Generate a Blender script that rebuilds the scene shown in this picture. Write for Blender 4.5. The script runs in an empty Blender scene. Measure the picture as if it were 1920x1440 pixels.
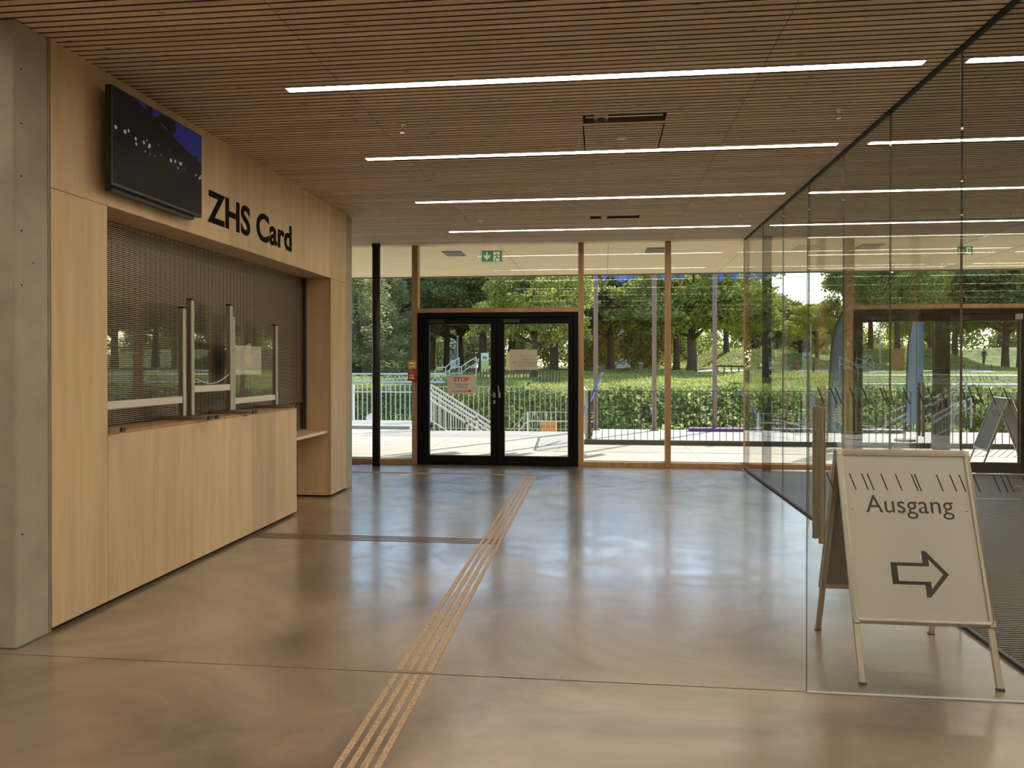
import bpy, bmesh, math, random
import numpy as np
from mathutils import Vector, Matrix
random.seed(7); np.random.seed(7)
C = bpy.context.scene
COL = C.collection
R = math.radians

# ------------------------------------------------------------------ camera, world, sun, exposure
cam_d = bpy.data.cameras.new('camera'); cam = bpy.data.objects.new('camera', cam_d); COL.objects.link(cam)
cam_d.sensor_fit = 'HORIZONTAL'; cam_d.sensor_width = 36; cam_d.lens = 27.0
cam_d.shift_y = -26.5/1920; cam_d.clip_end = 500
cam.location = (0, 0, 1.5); cam.rotation_euler = (R(90-0.3), 0, R(6.65))
C.camera = cam

SUN_AZ = math.atan2(.52, .85)      # to the right of +Y
SUN_EL = R(31)
w = bpy.data.worlds.new('world'); C.world = w; w.use_nodes = True
nt = w.node_tree; bg = nt.nodes['Background']
sky = nt.nodes.new('ShaderNodeTexSky'); sky.sky_type = 'NISHITA'; sky.sun_disc = False
sky.sun_elevation = SUN_EL; sky.sun_rotation = SUN_AZ; sky.dust_density = .3; sky.air_density = 1.0
nt.links.new(sky.outputs[0], bg.inputs[0]); bg.inputs[1].default_value = 0.52
sd = bpy.data.lights.new('sun', 'SUN'); so = bpy.data.objects.new('sun', sd); COL.objects.link(so)
sd.energy = 10.5; sd.angle = R(0.6); sd.color = (1.0, .94, .84)
sdir = Vector((math.sin(SUN_AZ)*math.cos(SUN_EL), math.cos(SUN_AZ)*math.cos(SUN_EL), math.sin(SUN_EL)))
so.rotation_euler = sdir.to_track_quat('Z', 'Y').to_euler(); so.location = sdir*60
LED = 37.0
vs = C.view_settings; vs.view_transform = 'Standard'; vs.look = 'None'; vs.exposure = -0.2; vs.gamma = 1.0
vs.use_curve_mapping = False

# ------------------------------------------------------------------ materials
MATS = {}
def newmat(name):
    m = bpy.data.materials.new(name); m.use_nodes = True; MATS[name] = m
    n = m.node_tree.nodes; b = n['Principled BSDF']; return m, m.node_tree, b
def plain(name, col, rough=.5, metal=0, spec=.5, var=0, bump=0, scale=30):
    m, t, b = newmat(name)
    b.inputs['Base Color'].default_value = (*col, 1); b.inputs['Roughness'].default_value = rough
    b.inputs['Metallic'].default_value = metal; b.inputs['Specular IOR Level'].default_value = spec
    if var or bump:
        tc = t.nodes.new('ShaderNodeTexCoord'); no = t.nodes.new('ShaderNodeTexNoise')
        no.inputs['Scale'].default_value = scale; no.inputs['Detail'].default_value = 6
        t.links.new(tc.outputs['Object'], no.inputs['Vector'])
        if var:
            r = t.nodes.new('ShaderNodeValToRGB')
            r.color_ramp.elements[0].position = .3; r.color_ramp.elements[1].position = .7
            r.color_ramp.elements[0].color = (*[c*(1-var) for c in col], 1)
            r.color_ramp.elements[1].color = (*[min(1, c*(1+var)) for c in col], 1)
            t.links.new(no.outputs[0], r.inputs[0]); t.links.new(r.outputs[0], b.inputs['Base Color'])
        if bump:
            bp = t.nodes.new('ShaderNodeBump'); bp.inputs['Strength'].default_value = bump
            bp.inputs['Distance'].default_value = .02
            t.links.new(no.outputs[0], bp.inputs['Height']); t.links.new(bp.outputs[0], b.inputs['Normal'])
    return m
def wood(name, c1, c2, stretch, rough=.5, knots=False, scale=1.0):
    m, t, b = newmat(name)
    tc = t.nodes.new('ShaderNodeTexCoord'); mp = t.nodes.new('ShaderNodeMapping')
    mp.inputs['Scale'].default_value = tuple(s*scale for s in stretch)
    t.links.new(tc.outputs['Object'], mp.inputs['Vector'])
    no = t.nodes.new('ShaderNodeTexNoise'); no.inputs['Scale'].default_value = 1; no.inputs['Detail'].default_value = 8
    no.inputs['Roughness'].default_value = .62
    t.links.new(mp.outputs[0], no.inputs['Vector'])
    r = t.nodes.new('ShaderNodeValToRGB'); r.color_ramp.elements[0].position = .34; r.color_ramp.elements[1].position = .66
    r.color_ramp.elements[0].color = (*c1, 1); r.color_ramp.elements[1].color = (*c2, 1)
    t.links.new(no.outputs[0], r.inputs[0])
    out = r.outputs[0]
    ri = t.nodes.new('ShaderNodeNewGeometry'); mr = t.nodes.new('ShaderNodeMapRange')
    mr.inputs['To Min'].default_value = .84; mr.inputs['To Max'].default_value = 1.10
    t.links.new(ri.outputs['Random Per Island'], mr.inputs['Value'])
    hs = t.nodes.new('ShaderNodeHueSaturation'); t.links.new(mr.outputs[0], hs.inputs['Value'])
    t.links.new(out, hs.inputs['Color']); out = hs.outputs[0]
    if knots:
        vo = t.nodes.new('ShaderNodeTexVoronoi'); vo.inputs['Scale'].default_value = 1.0
        mk = t.nodes.new('ShaderNodeMapping'); mk.inputs['Scale'].default_value = (3.2, 16, 3)
        t.links.new(tc.outputs['Object'], mk.inputs['Vector']); t.links.new(mk.outputs[0], vo.inputs['Vector'])
        rk = t.nodes.new('ShaderNodeValToRGB'); rk.color_ramp.elements[0].position = .06; rk.color_ramp.elements[1].position = .12
        rk.color_ramp.elements[0].color = (1, 1, 1, 1); rk.color_ramp.elements[1].color = (0, 0, 0, 1)
        t.links.new(vo.outputs['Distance'], rk.inputs[0])
        mx = t.nodes.new('ShaderNodeMixRGB'); mx.inputs[2].default_value = (.10, .045, .02, 1)
        t.links.new(rk.outputs[0], mx.inputs[0]); t.links.new(out, mx.inputs[1]); out = mx.outputs[0]
    t.links.new(out, b.inputs['Base Color']); b.inputs['Roughness'].default_value = rough
    b.inputs['Specular IOR Level'].default_value = .3
    return m
wood('veneer', (.52, .37, .21), (.64, .47, .28), (9, 9, .7), .42)
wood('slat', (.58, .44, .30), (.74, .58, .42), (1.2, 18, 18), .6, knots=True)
wood('slat_side', (.12, .07, .042), (.17, .10, .06), (1.2, 9, 9), .7)  # sides coloured darker than the faces to deepen the shade between slats
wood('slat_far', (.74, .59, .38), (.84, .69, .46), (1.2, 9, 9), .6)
wood('larch', (.34, .205, .10), (.48, .30, .155), (12, 12, .9), .4)
plain('dark_gap', (.018, .010, .007), .9)
plain('concrete', (.34, .31, .25), .75, var=.14, bump=.15, scale=3.5)
plain('concrete_edge', (.26, .21, .14), .8, var=.15, scale=6)
plain('black_metal', (.003, .003, .0035), .6, spec=.15)
plain('black_column', (.012, .012, .010), .45)
plain('lettering', (.006, .006, .005), .8, spec=.1)
plain('steel', (.45, .41, .35), .3, metal=1)
plain('alu', (.50, .46, .39), .34, metal=1, var=.05, scale=60)
plain('alu_light', (.62, .59, .53), .45)
plain('chrome', (.8, .78, .75), .12, metal=1)
plain('plastic_black', (.02, .018, .016), .45)
plain('white', (.8, .79, .75), .4)
plain('white_metal', (.72, .72, .70), .35)
plain('railing_grey', (.62, .60, .55), .4)
plain('railing_dark', (.05, .047, .045), .45)
plain('paper', (.66, .60, .53), .8)
plain('paper_back', (.36, .27, .15), .85)
plain('poster', (.56, .53, .50), .35, var=.04, scale=2)
plain('red', (.55, .02, .02), .4)
plain('yellow', (.70, .45, .03), .4)
plain('orange', (.85, .33, .05), .5)
plain('ink', (.03, .03, .035), .6)
plain('ink_faint', (.22, .17, .14), .7)
plain('ink_red_faint', (.50, .25, .20), .7)
plain('exit_green', (.0, .25, .06), .4)
plain('exit_white', (.86, .90, .84), .5)
plain('green_yellow', (.60, .66, .22), .5)
plain('sign_orange', (.82, .50, .14), .5)
plain('sign_blue', (.08, .25, .6), .5)
plain('purple', (.22, .09, .24), .6, var=.3, scale=3)
plain('pole', (.30, .20, .20), .45)
plain('trunk', (.065, .047, .034), .9, var=.35, bump=.6, scale=9)
plain('ochre_plaster', (.55, .54, .52), .8)
plain('grey_fixture', (.16, .16, .145), .6)
plain('skin', (.5, .3, .2), .6)
plain('cloth_dark', (.03, .03, .045), .8)
plain('hair', (.03, .02, .015), .8)
plain('shutter_metal', (.34, .27, .22), .35, metal=.6)
plain('shutter_dark', (.055, .035, .025), .5, metal=.3)
plain('tactile', (.42, .29, .18), .75, var=.35, bump=.5, scale=90)
plain('tactile_dark', (.13, .075, .045), .7)
plain('paving', (.50, .47, .40), .8, var=.07, bump=.1, scale=2.2)
plain('paving_joint', (.20, .18, .15), .9)
plain('paving_dark', (.10, .10, .095), .8)
plain('path', (.52, .47, .42), .9, var=.1, scale=1)
plain('seal', (.07, .062, .045), .6)
plain('glass_edge', (.55, .62, .66), .15, spec=.8)

# polished concrete floor
m, t, b = newmat('floor')
tc = t.nodes.new('ShaderNodeTexCoord')
n1 = t.nodes.new('ShaderNodeTexNoise'); n1.inputs['Scale'].default_value = .75; n1.inputs['Detail'].default_value = 9; n1.inputs['Roughness'].default_value = .6; n1.inputs['Distortion'].default_value = .8
t.links.new(tc.outputs['Object'], n1.inputs['Vector'])
r = t.nodes.new('ShaderNodeValToRGB'); e = r.color_ramp.elements
e[0].position = .36; e[0].color = (.125, .088, .060, 1); e[1].position = .64; e[1].color = (.31, .235, .165, 1)
x = e.new(.5); x.color = (.215, .16, .112, 1)
t.links.new(n1.outputs[0], r.inputs[0]); t.links.new(r.outputs[0], b.inputs['Base Color'])
n2 = t.nodes.new('ShaderNodeTexNoise'); n2.inputs['Scale'].default_value = 2.6; n2.inputs['Detail'].default_value = 7; n2.inputs['Distortion'].default_value = 1.5
t.links.new(tc.outputs['Object'], n2.inputs['Vector'])
mr = t.nodes.new('ShaderNodeMapRange'); mr.inputs['From Min'].default_value = .3; mr.inputs['From Max'].default_value = .7
mr.inputs['To Min'].default_value = .13; mr.inputs['To Max'].default_value = .25
t.links.new(n2.outputs[0], mr.inputs['Value']); t.links.new(mr.outputs[0], b.inputs['Coat Roughness'])
b.inputs['Roughness'].default_value = .34; b.inputs['Coat Weight'].default_value = .9; b.inputs['Coat IOR'].default_value = 1.6
t.links.new(mr.outputs[0], b.inputs['Coat Roughness'])
bp = t.nodes.new('ShaderNodeBump'); bp.inputs['Strength'].default_value = .10; bp.inputs['Distance'].default_value = .01
n3 = t.nodes.new('ShaderNodeTexNoise'); n3.inputs['Scale'].default_value = 3.0; n3.inputs['Detail'].default_value = 2
t.links.new(tc.outputs['Object'], n3.inputs['Vector'])
t.links.new(n3.outputs[0], bp.inputs['Height']); t.links.new(bp.outputs[0], b.inputs['Normal']); t.links.new(bp.outputs[0], b.inputs['Coat Normal'])
b.inputs['IOR'].default_value = 1.5

# entrance mat: aluminium ribs and dark inserts across the walking direction
m, t, b = newmat('mat_rib'); b.inputs['Base Color'].default_value = (.19, .17, .14, 1); b.inputs['Metallic'].default_value = .5; b.inputs['Roughness'].default_value = .45
plain('mat_brush', (.03, .026, .022), .95, bump=.6, scale=220)

def glassmat(name, tint=(.955, .97, .94), r0=.045, tr=1.0):
    m = bpy.data.materials.new(name); m.use_nodes = True; t = m.node_tree; t.nodes.clear(); MATS[name] = m
    o = t.nodes.new('ShaderNodeOutputMaterial'); mx = t.nodes.new('ShaderNodeMixShader')
    tp = t.nodes.new('ShaderNodeBsdfTransparent'); tp.inputs[0].default_value = (*tint, 1)
    gl = t.nodes.new('ShaderNodeBsdfGlossy'); gl.inputs['Roughness'].default_value = 0.0
    lw = t.nodes.new('ShaderNodeLayerWeight'); lw.inputs['Blend'].default_value = .5
    pw = t.nodes.new('ShaderNodeMath'); pw.operation = 'POWER'; pw.inputs[1].default_value = 5
    ml = t.nodes.new('ShaderNodeMath'); ml.operation = 'MULTIPLY_ADD'; ml.inputs[1].default_value = 1-r0; ml.inputs[2].default_value = r0
    t.links.new(lw.outputs['Facing'], pw.inputs[0]); t.links.new(pw.outputs[0], ml.inputs[0])
    t.links.new(ml.outputs[0], mx.inputs[0]); t.links.new(tp.outputs[0], mx.inputs[1]); t.links.new(gl.outputs[0], mx.inputs[2])
    t.links.new(mx.outputs[0], o.inputs[0]); return m
glassmat('glass'); glassmat('glass_clear', (.97, .98, .97), .045)
glassmat('acrylic', (.96, .97, .96), .07)

def emis(name, col, s):
    m = bpy.data.materials.new(name); m.use_nodes = True; t = m.node_tree; t.nodes.clear(); MATS[name] = m
    o = t.nodes.new('ShaderNodeOutputMaterial'); e = t.nodes.new('ShaderNodeEmission')
    e.inputs[0].default_value = (*col, 1); e.inputs[1].default_value = s; t.links.new(e.outputs[0], o.inputs[0]); return m
emis('led', (1.0, .89, .72), LED)

def leafmat(name, c1, c2, c3, trans=.5):
    m = bpy.data.materials.new(name); m.use_nodes = True; t = m.node_tree; t.nodes.clear(); MATS[name] = m
    o = t.nodes.new('ShaderNodeOutputMaterial'); mx = t.nodes.new('ShaderNodeMixShader'); mx.inputs[0].default_value = trans
    d = t.nodes.new('ShaderNodeBsdfDiffuse'); tl = t.nodes.new('ShaderNodeBsdfTranslucent')
    g = t.nodes.new('ShaderNodeNewGeometry'); r = t.nodes.new('ShaderNodeValToRGB'); e = r.color_ramp.elements
    e[0].color = (*c1, 1); e[1].color = (*c3, 1); x = e.new(.5); x.color = (*c2, 1)
    t.links.new(g.outputs['Random Per Island'], r.inputs[0])
    t.links.new(r.outputs[0], d.inputs[0]); t.links.new(r.outputs[0], tl.inputs[0])
    t.links.new(d.outputs[0], mx.inputs[1]); t.links.new(tl.outputs[0], mx.inputs[2]); t.links.new(mx.outputs[0], o.inputs[0])
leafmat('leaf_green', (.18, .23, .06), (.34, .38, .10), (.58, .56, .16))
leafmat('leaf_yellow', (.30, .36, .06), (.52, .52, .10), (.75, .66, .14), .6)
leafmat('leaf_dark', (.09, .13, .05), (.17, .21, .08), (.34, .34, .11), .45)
leafmat('leaf_autumn', (.32, .32, .08), (.60, .46, .12), (.80, .48, .14), .6)
leafmat('leaf_conifer', (.18, .24, .11), (.34, .36, .16), (.55, .48, .24), .5)
leafmat('leaf_ivy', (.06, .13, .04), (.13, .21, .06), (.36, .42, .14), .45)
leafmat('leaf_ivy_sun_tint', (.16, .22, .06), (.34, .38, .12), (.66, .66, .30), .5)  # ivy leaves again, with sunlight put into the lighter colours
leafmat('grass_blade', (.22, .27, .06), (.40, .43, .11), (.60, .56, .19), .5)

# lawn soil/grass
m, t, b = newmat('lawn')
tc = t.nodes.new('ShaderNodeTexCoord'); n1 = t.nodes.new('ShaderNodeTexNoise'); n1.inputs['Scale'].default_value = .9; n1.inputs['Detail'].default_value = 10; n1.inputs['Roughness'].default_value = .7
t.links.new(tc.outputs['Object'], n1.inputs['Vector'])
r = t.nodes.new('ShaderNodeValToRGB'); e = r.color_ramp.elements
e[0].position = .38; e[0].color = (.11, .15, .05, 1); e[1].position = .62; e[1].color = (.40, .40, .12, 1)
t.links.new(n1.outputs[0], r.inputs[0]); t.links.new(r.outputs[0], b.inputs['Base Color']); b.inputs['Roughness'].default_value = 1
b.inputs['Specular IOR Level'].default_value = .1
bp = t.nodes.new('ShaderNodeBump'); bp.inputs['Distance'].default_value = .15
t.links.new(n1.outputs[0], bp.inputs['Height']); t.links.new(bp.outputs[0], b.inputs['Normal'])

def clothmat(name, c1, c2, scale):
    m, t, b = newmat(name)
    tc = t.nodes.new('ShaderNodeTexCoord'); no = t.nodes.new('ShaderNodeTexNoise'); no.inputs['Scale'].default_value = scale
    t.links.new(tc.outputs['Object'], no.inputs['Vector']); r = t.nodes.new('ShaderNodeValToRGB')
    r.color_ramp.elements[0].color = (*c1, 1); r.color_ramp.elements[1].color = (*c2, 1)
    r.color_ramp.elements[0].position = .35; r.color_ramp.elements[1].position = .65
    t.links.new(no.outputs[0], r.inputs[0]); t.links.new(r.outputs[0], b.inputs['Base Color']); b.inputs['Roughness'].default_value = .8
    tl = t.nodes.new('ShaderNodeBsdfTranslucent'); mx = t.nodes.new('ShaderNodeMixShader'); mx.inputs[0].default_value = .22
    t.links.new(r.outputs[0], tl.inputs[0]); t.links.new(b.outputs[0], mx.inputs[1]); t.links.new(tl.outputs[0], mx.inputs[2])
    t.links.new(mx.outputs[0], t.nodes['Material Output'].inputs[0])
    return m
clothmat('flag_blue', (.12, .20, .50), (.30, .42, .75), 3.0)
clothmat('feather_blue', (.15, .33, .50), (.24, .46, .66), .8)
clothmat('feather_light', (.20, .42, .62), (.30, .55, .78), .8)


# room reflections painted on the dark screen as dim glow: pale speckle band, blue corner
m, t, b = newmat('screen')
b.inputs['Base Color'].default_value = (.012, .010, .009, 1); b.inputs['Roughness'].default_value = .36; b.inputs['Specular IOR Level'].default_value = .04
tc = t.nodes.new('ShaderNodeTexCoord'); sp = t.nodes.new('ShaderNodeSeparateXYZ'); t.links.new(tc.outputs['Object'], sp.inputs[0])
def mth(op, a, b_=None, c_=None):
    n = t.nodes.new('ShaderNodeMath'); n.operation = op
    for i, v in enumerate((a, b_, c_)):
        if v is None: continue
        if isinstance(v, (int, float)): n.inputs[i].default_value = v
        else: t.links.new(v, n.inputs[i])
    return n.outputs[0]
u_ = mth('MULTIPLY_ADD', sp.outputs['Y'], 1/1.06, .52); v_ = mth('MULTIPLY_ADD', sp.outputs['Z'], 1/.6, .5)   # 0..1 across the screen
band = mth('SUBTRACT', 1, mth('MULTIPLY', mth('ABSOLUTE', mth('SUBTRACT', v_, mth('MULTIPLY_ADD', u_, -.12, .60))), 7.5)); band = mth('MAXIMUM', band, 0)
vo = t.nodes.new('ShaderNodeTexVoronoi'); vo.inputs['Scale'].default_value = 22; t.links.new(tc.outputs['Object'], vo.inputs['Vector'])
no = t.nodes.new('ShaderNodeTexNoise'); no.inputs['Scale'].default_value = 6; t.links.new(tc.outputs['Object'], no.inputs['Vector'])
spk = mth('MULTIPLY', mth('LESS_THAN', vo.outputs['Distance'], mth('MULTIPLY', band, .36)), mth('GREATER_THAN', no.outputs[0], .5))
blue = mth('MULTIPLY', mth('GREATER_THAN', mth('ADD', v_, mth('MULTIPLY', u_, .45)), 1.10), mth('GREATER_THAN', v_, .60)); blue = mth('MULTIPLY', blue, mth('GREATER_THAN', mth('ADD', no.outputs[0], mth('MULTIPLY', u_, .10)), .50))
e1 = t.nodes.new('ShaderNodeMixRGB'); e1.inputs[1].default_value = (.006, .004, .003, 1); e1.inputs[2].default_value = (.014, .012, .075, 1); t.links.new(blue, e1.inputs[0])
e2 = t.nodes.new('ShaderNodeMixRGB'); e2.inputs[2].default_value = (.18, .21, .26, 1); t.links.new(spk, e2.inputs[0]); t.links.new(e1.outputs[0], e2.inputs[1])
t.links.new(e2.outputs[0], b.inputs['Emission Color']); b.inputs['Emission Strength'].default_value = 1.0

# ------------------------------------------------------------------ helpers
def rootloc(par):
    """location of the thing a part belongs to (parts are modelled in world space and stored relative to it)"""
    if par is None: return None
    while par.parent: par = par.parent
    return tuple(par.location) if par.get('_abs') else None
class MB:
    def __init__(s): s.v = []; s.f = []; s.mi = []; s.cur = 0
    def add(s, vs_, fs):
        o = len(s.v); s.v += [tuple(v) for v in vs_]; s.f += [tuple(i+o for i in f) for f in fs]; s.mi += [s.cur]*len(fs); return s
    def box(s, x0, x1, y0, y1, z0, z1):
        return s.add([(x0,y0,z0),(x1,y0,z0),(x1,y1,z0),(x0,y1,z0),(x0,y0,z1),(x1,y0,z1),(x1,y1,z1),(x0,y1,z1)],
                     [(0,3,2,1),(4,5,6,7),(0,1,5,4),(1,2,6,5),(2,3,7,6),(3,0,4,7)])
    def bar(s, p, q, w_, h_=None, up=(0,0,1)):
        h_ = h_ or w_; p = Vector(p); q = Vector(q); d = (q-p).normalized(); u = Vector(up)
        if abs(d.dot(u)) > .98: u = Vector((0,1,0))
        a = d.cross(u).normalized(); b_ = a.cross(d).normalized()
        vs_ = [P + a*sx*w_/2 + b_*sy*h_/2 for P in (p, q) for sx, sy in ((-1,-1),(1,-1),(1,1),(-1,1))]
        return s.add(vs_, [(0,1,2,3),(7,6,5,4),(0,4,5,1),(1,5,6,2),(2,6,7,3),(3,7,4,0)])
    def tube(s, pts, r_, n=10, cap=True):
        pts = [Vector(p) for p in pts]; rs = r_ if isinstance(r_, (list, tuple)) else [r_]*len(pts)
        rings = []; u = None
        for i, p in enumerate(pts):
            d = (pts[min(i+1, len(pts)-1)] - pts[max(i-1, 0)]).normalized()
            if u is None: u = Vector((0,0,1)) if abs(d.z) < .9 else Vector((0,1,0))
            a = d.cross(u).normalized(); u = a.cross(d).normalized()
            rings.append([p + (a*math.cos(2*math.pi*k/n) + u*math.sin(2*math.pi*k/n))*rs[i] for k in range(n)])
        vs_ = [v for r__ in rings for v in r__]; fs = []
        for i in range(len(rings)-1):
            for k in range(n): fs.append((i*n+k, (i+1)*n+k, (i+1)*n+(k+1) % n, i*n+(k+1) % n))
        if cap: fs.append(tuple(range(n))); fs.append(tuple(reversed(range((len(rings)-1)*n, len(rings)*n))))
        return s.add(vs_, fs)
    def prism(s, poly, M, d):     # poly in 2D, M maps (x,y,z)
        n = len(poly); vs_ = [M @ Vector((x, y, 0)) for x, y in poly] + [M @ Vector((x, y, d)) for x, y in poly]
        fs = [tuple(reversed(range(n))), tuple(range(n, 2*n))] + [(i, (i+1) % n, n+(i+1) % n, n+i) for i in range(n)]
        return s.add(vs_, fs)
    def sphere(s, c, r_, sz=1, n=12):
        vs_ = []; fs = []; m_ = n//2
        for i in range(m_+1):
            th = math.pi*i/m_
            for k in range(n): vs_.append((c[0]+r_*math.sin(th)*math.cos(2*math.pi*k/n), c[1]+r_*math.sin(th)*math.sin(2*math.pi*k/n), c[2]+r_*sz*math.cos(th)))
        for i in range(m_):
            for k in range(n): fs.append((i*n+k, (i+1)*n+k, (i+1)*n+(k+1) % n, i*n+(k+1) % n))
        return s.add(vs_, fs)
    def lathe(s, prof, c, n=20):
        vs_ = [(c[0]+r_*math.cos(2*math.pi*k/n), c[1]+r_*math.sin(2*math.pi*k/n), c[2]+z) for r_, z in prof for k in range(n)]
        fs = [(i*n+k, i*n+(k+1) % n, (i+1)*n+(k+1) % n, (i+1)*n+k) for i in range(len(prof)-1) for k in range(n)]
        return s.add(vs_, fs)
    def build(s, name, mat, parent=None, bevel=0, smooth=False, clean=False):
        ro = rootloc(parent)
        if ro is not None: s.v = [(v[0]-ro[0], v[1]-ro[1], v[2]-ro[2]) for v in s.v]
        me = bpy.data.meshes.new(name); me.from_pydata(s.v, [], s.f)
        mats = mat if isinstance(mat, (list, tuple)) else [mat]
        for m_ in mats: me.materials.append(MATS[m_])
        if len(mats) > 1: me.polygons.foreach_set('material_index', s.mi)
        if clean:
            bm = bmesh.new(); bm.from_mesh(me); bmesh.ops.remove_doubles(bm, verts=bm.verts, dist=1e-5)
            bmesh.ops.recalc_face_normals(bm, faces=bm.faces); bm.to_mesh(me); bm.free()
        if smooth: me.polygons.foreach_set('use_smooth', [True]*len(me.polygons))
        me.update()
        o = bpy.data.objects.new(name, me); COL.objects.link(o)
        if parent:
            o.parent = parent
        if bevel:
            bv = o.modifiers.new('bevel', 'BEVEL'); bv.width = bevel; bv.segments = 2; bv.limit_method = 'ANGLE'
        if smooth:
            try: me.shade_auto_smooth
            except Exception: pass
        return o

def tag(o, label=None, cat=None, group=None, kind=None):
    if label: o['label'] = label
    if cat: o['category'] = cat
    if group: o['group'] = group
    if kind: o['kind'] = kind
    return o
def thing(name, loc, label, cat, group=None, kind=None):
    o = bpy.data.objects.new(name, None); COL.objects.link(o); o.location = loc; o['_abs'] = 1
    o.empty_display_size = .1
    return tag(o, label, cat, group, kind)
def struct(o, label=None, cat=None): return tag(o, label, cat, None, 'structure')
def copy_tree(o, parent=None):
    c = o.copy(); COL.objects.link(c); c.parent = parent
    for ch in list(o.children): copy_tree(ch, c)
    return c
def basis(origin, ux, uy):
    ux = Vector(ux).normalized(); uy = Vector(uy).normalized(); uz = ux.cross(uy)
    M = Matrix.Identity(4)
    for i in range(3): M[i][0] = ux[i]; M[i][1] = uy[i]; M[i][2] = uz[i]; M[i][3] = origin[i]
    return M
def text_obj(name, lines, M, width, height, mat, parent=None, depth=.002, bold=0.0, mirror=False, align='CENTER'):
    """lines of text fitted to width x height (bounding box), lower left corner at M's origin"""
    cu = bpy.data.curves.new('txt', 'FONT'); cu.body = lines; cu.extrude = depth/2; cu.align_x = align; cu.offset = bold
    cu.space_character = 1.02
    tmp = bpy.data.objects.new('txt', cu); COL.objects.link(tmp)
    dg = bpy.context.evaluated_depsgraph_get(); dg.update()
    me = bpy.data.meshes.new_from_object(tmp.evaluated_get(dg))
    bpy.data.objects.remove(tmp); bpy.data.curves.remove(cu)
    co = np.empty(len(me.vertices)*3); me.vertices.foreach_get('co', co); co = co.reshape(-1, 3)
    lo = co.min(0); hi = co.max(0)
    co[:, 0] = (co[:, 0]-lo[0])/(hi[0]-lo[0])*width; co[:, 1] = (co[:, 1]-lo[1])/(hi[1]-lo[1])*height
    if mirror: co[:, 0] = width-co[:, 0]
    Mn = np.array(M); co = co @ Mn[:3, :3].T + Mn[:3, 3]
    ro = rootloc(parent)
    if ro is not None: co = co - np.array(ro)
    me.vertices.foreach_set('co', co.ravel()); me.materials.clear(); me.materials.append(MATS[mat]); me.update()
    me.name = name; o = bpy.data.objects.new(name, me); COL.objects.link(o)
    if parent:
        o.parent = parent
    return o

WX = -3.07      # face of the timber wall on the left
GX = 2.06       # glass partition on the right
FY = 11.5       # facade
H = 3.33        # underside of slats

# ------------------------------------------------------------------ floor
mb = MB()
mb.box(-9, 2.02, -9, 3.655, -.2, 0); mb.box(-9, 2.02, 3.665, 11.62, -.2, 0)
mb.box(2.02, 12, -9, 2.6, -.2, 0); mb.box(2.02, 12, 2.6, 11.62, -.2, -.02)
mb.box(-9, 12, 3.655, 3.665, -.2, -.008)
struct(mb.build('floor', 'floor'))
# tactile guide strips set in the floor
mb = MB()
for k in range(4):
    xa = -.905+(k-1.5)*.0505; xb = -.965+(k-1.5)*.0505
    for ya, yb in ((-3, 3.64), (3.68, 10.4)):
        fa = lambda y: xa+(xb-xa)*(y-2.76)/7.6
        mb.add([(fa(ya)-.0135, ya, .0), (fa(ya)+.0135, ya, .0), (fa(yb)+.0135, yb, .0), (fa(yb)-.0135, yb, .0),
                (fa(ya)-.0135, ya, .003), (fa(ya)+.0135, ya, .003), (fa(yb)+.0135, yb, .003), (fa(yb)-.0135, yb, .003)],
               [(0,3,2,1),(4,5,6,7),(0,1,5,4),(1,2,6,5),(2,3,7,6),(3,0,4,7)])
tag(mb.build('tactile_guide_strip', 'tactile'), 'four long parallel tan tactile ribs running down the hall floor towards the double door', 'tactile paving')
mb = MB()
for k in range(4): mb.box(-3.05, -.84, 6.40+k*.055-.007, 6.40+k*.055+.007, 0, .0028)
tag(mb.build('tactile_guide_strip', 'tactile_dark'), 'four short dark tactile ribs crossing the floor from the counter to the long strip', 'tactile paving')
mb = MB()
for k in range(2): mb.box(-7.5, -.88, 10.45+k*.06, 10.48+k*.06, 0, .003)
tag(mb.build('tactile_guide_strip', 'tactile'), 'tan tactile ribs on the floor parallel to the window front, near the double door', 'tactile paving')

# entrance mat in the vestibule
mt = thing('entrance_mat', (5, 7, -.02), 'large dark ribbed entrance mat filling the floor behind the glass partition', 'mat')
MB().box(2.10, 9.5, 2.65, 11.25, -.02, -.008).build('mat_base', 'mat_brush', mt)
mb = MB(); y = 2.67
while y < 11.24: mb.box(2.10, 9.5, y, y+.011, -.008, -.001); y += .034
mb.build('mat_rib', 'mat_rib', mt)
MB().box(2.075, 2.10, 2.62, 11.28, -.02, .002).build('mat_frame', 'plastic_black', mt)

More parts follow.
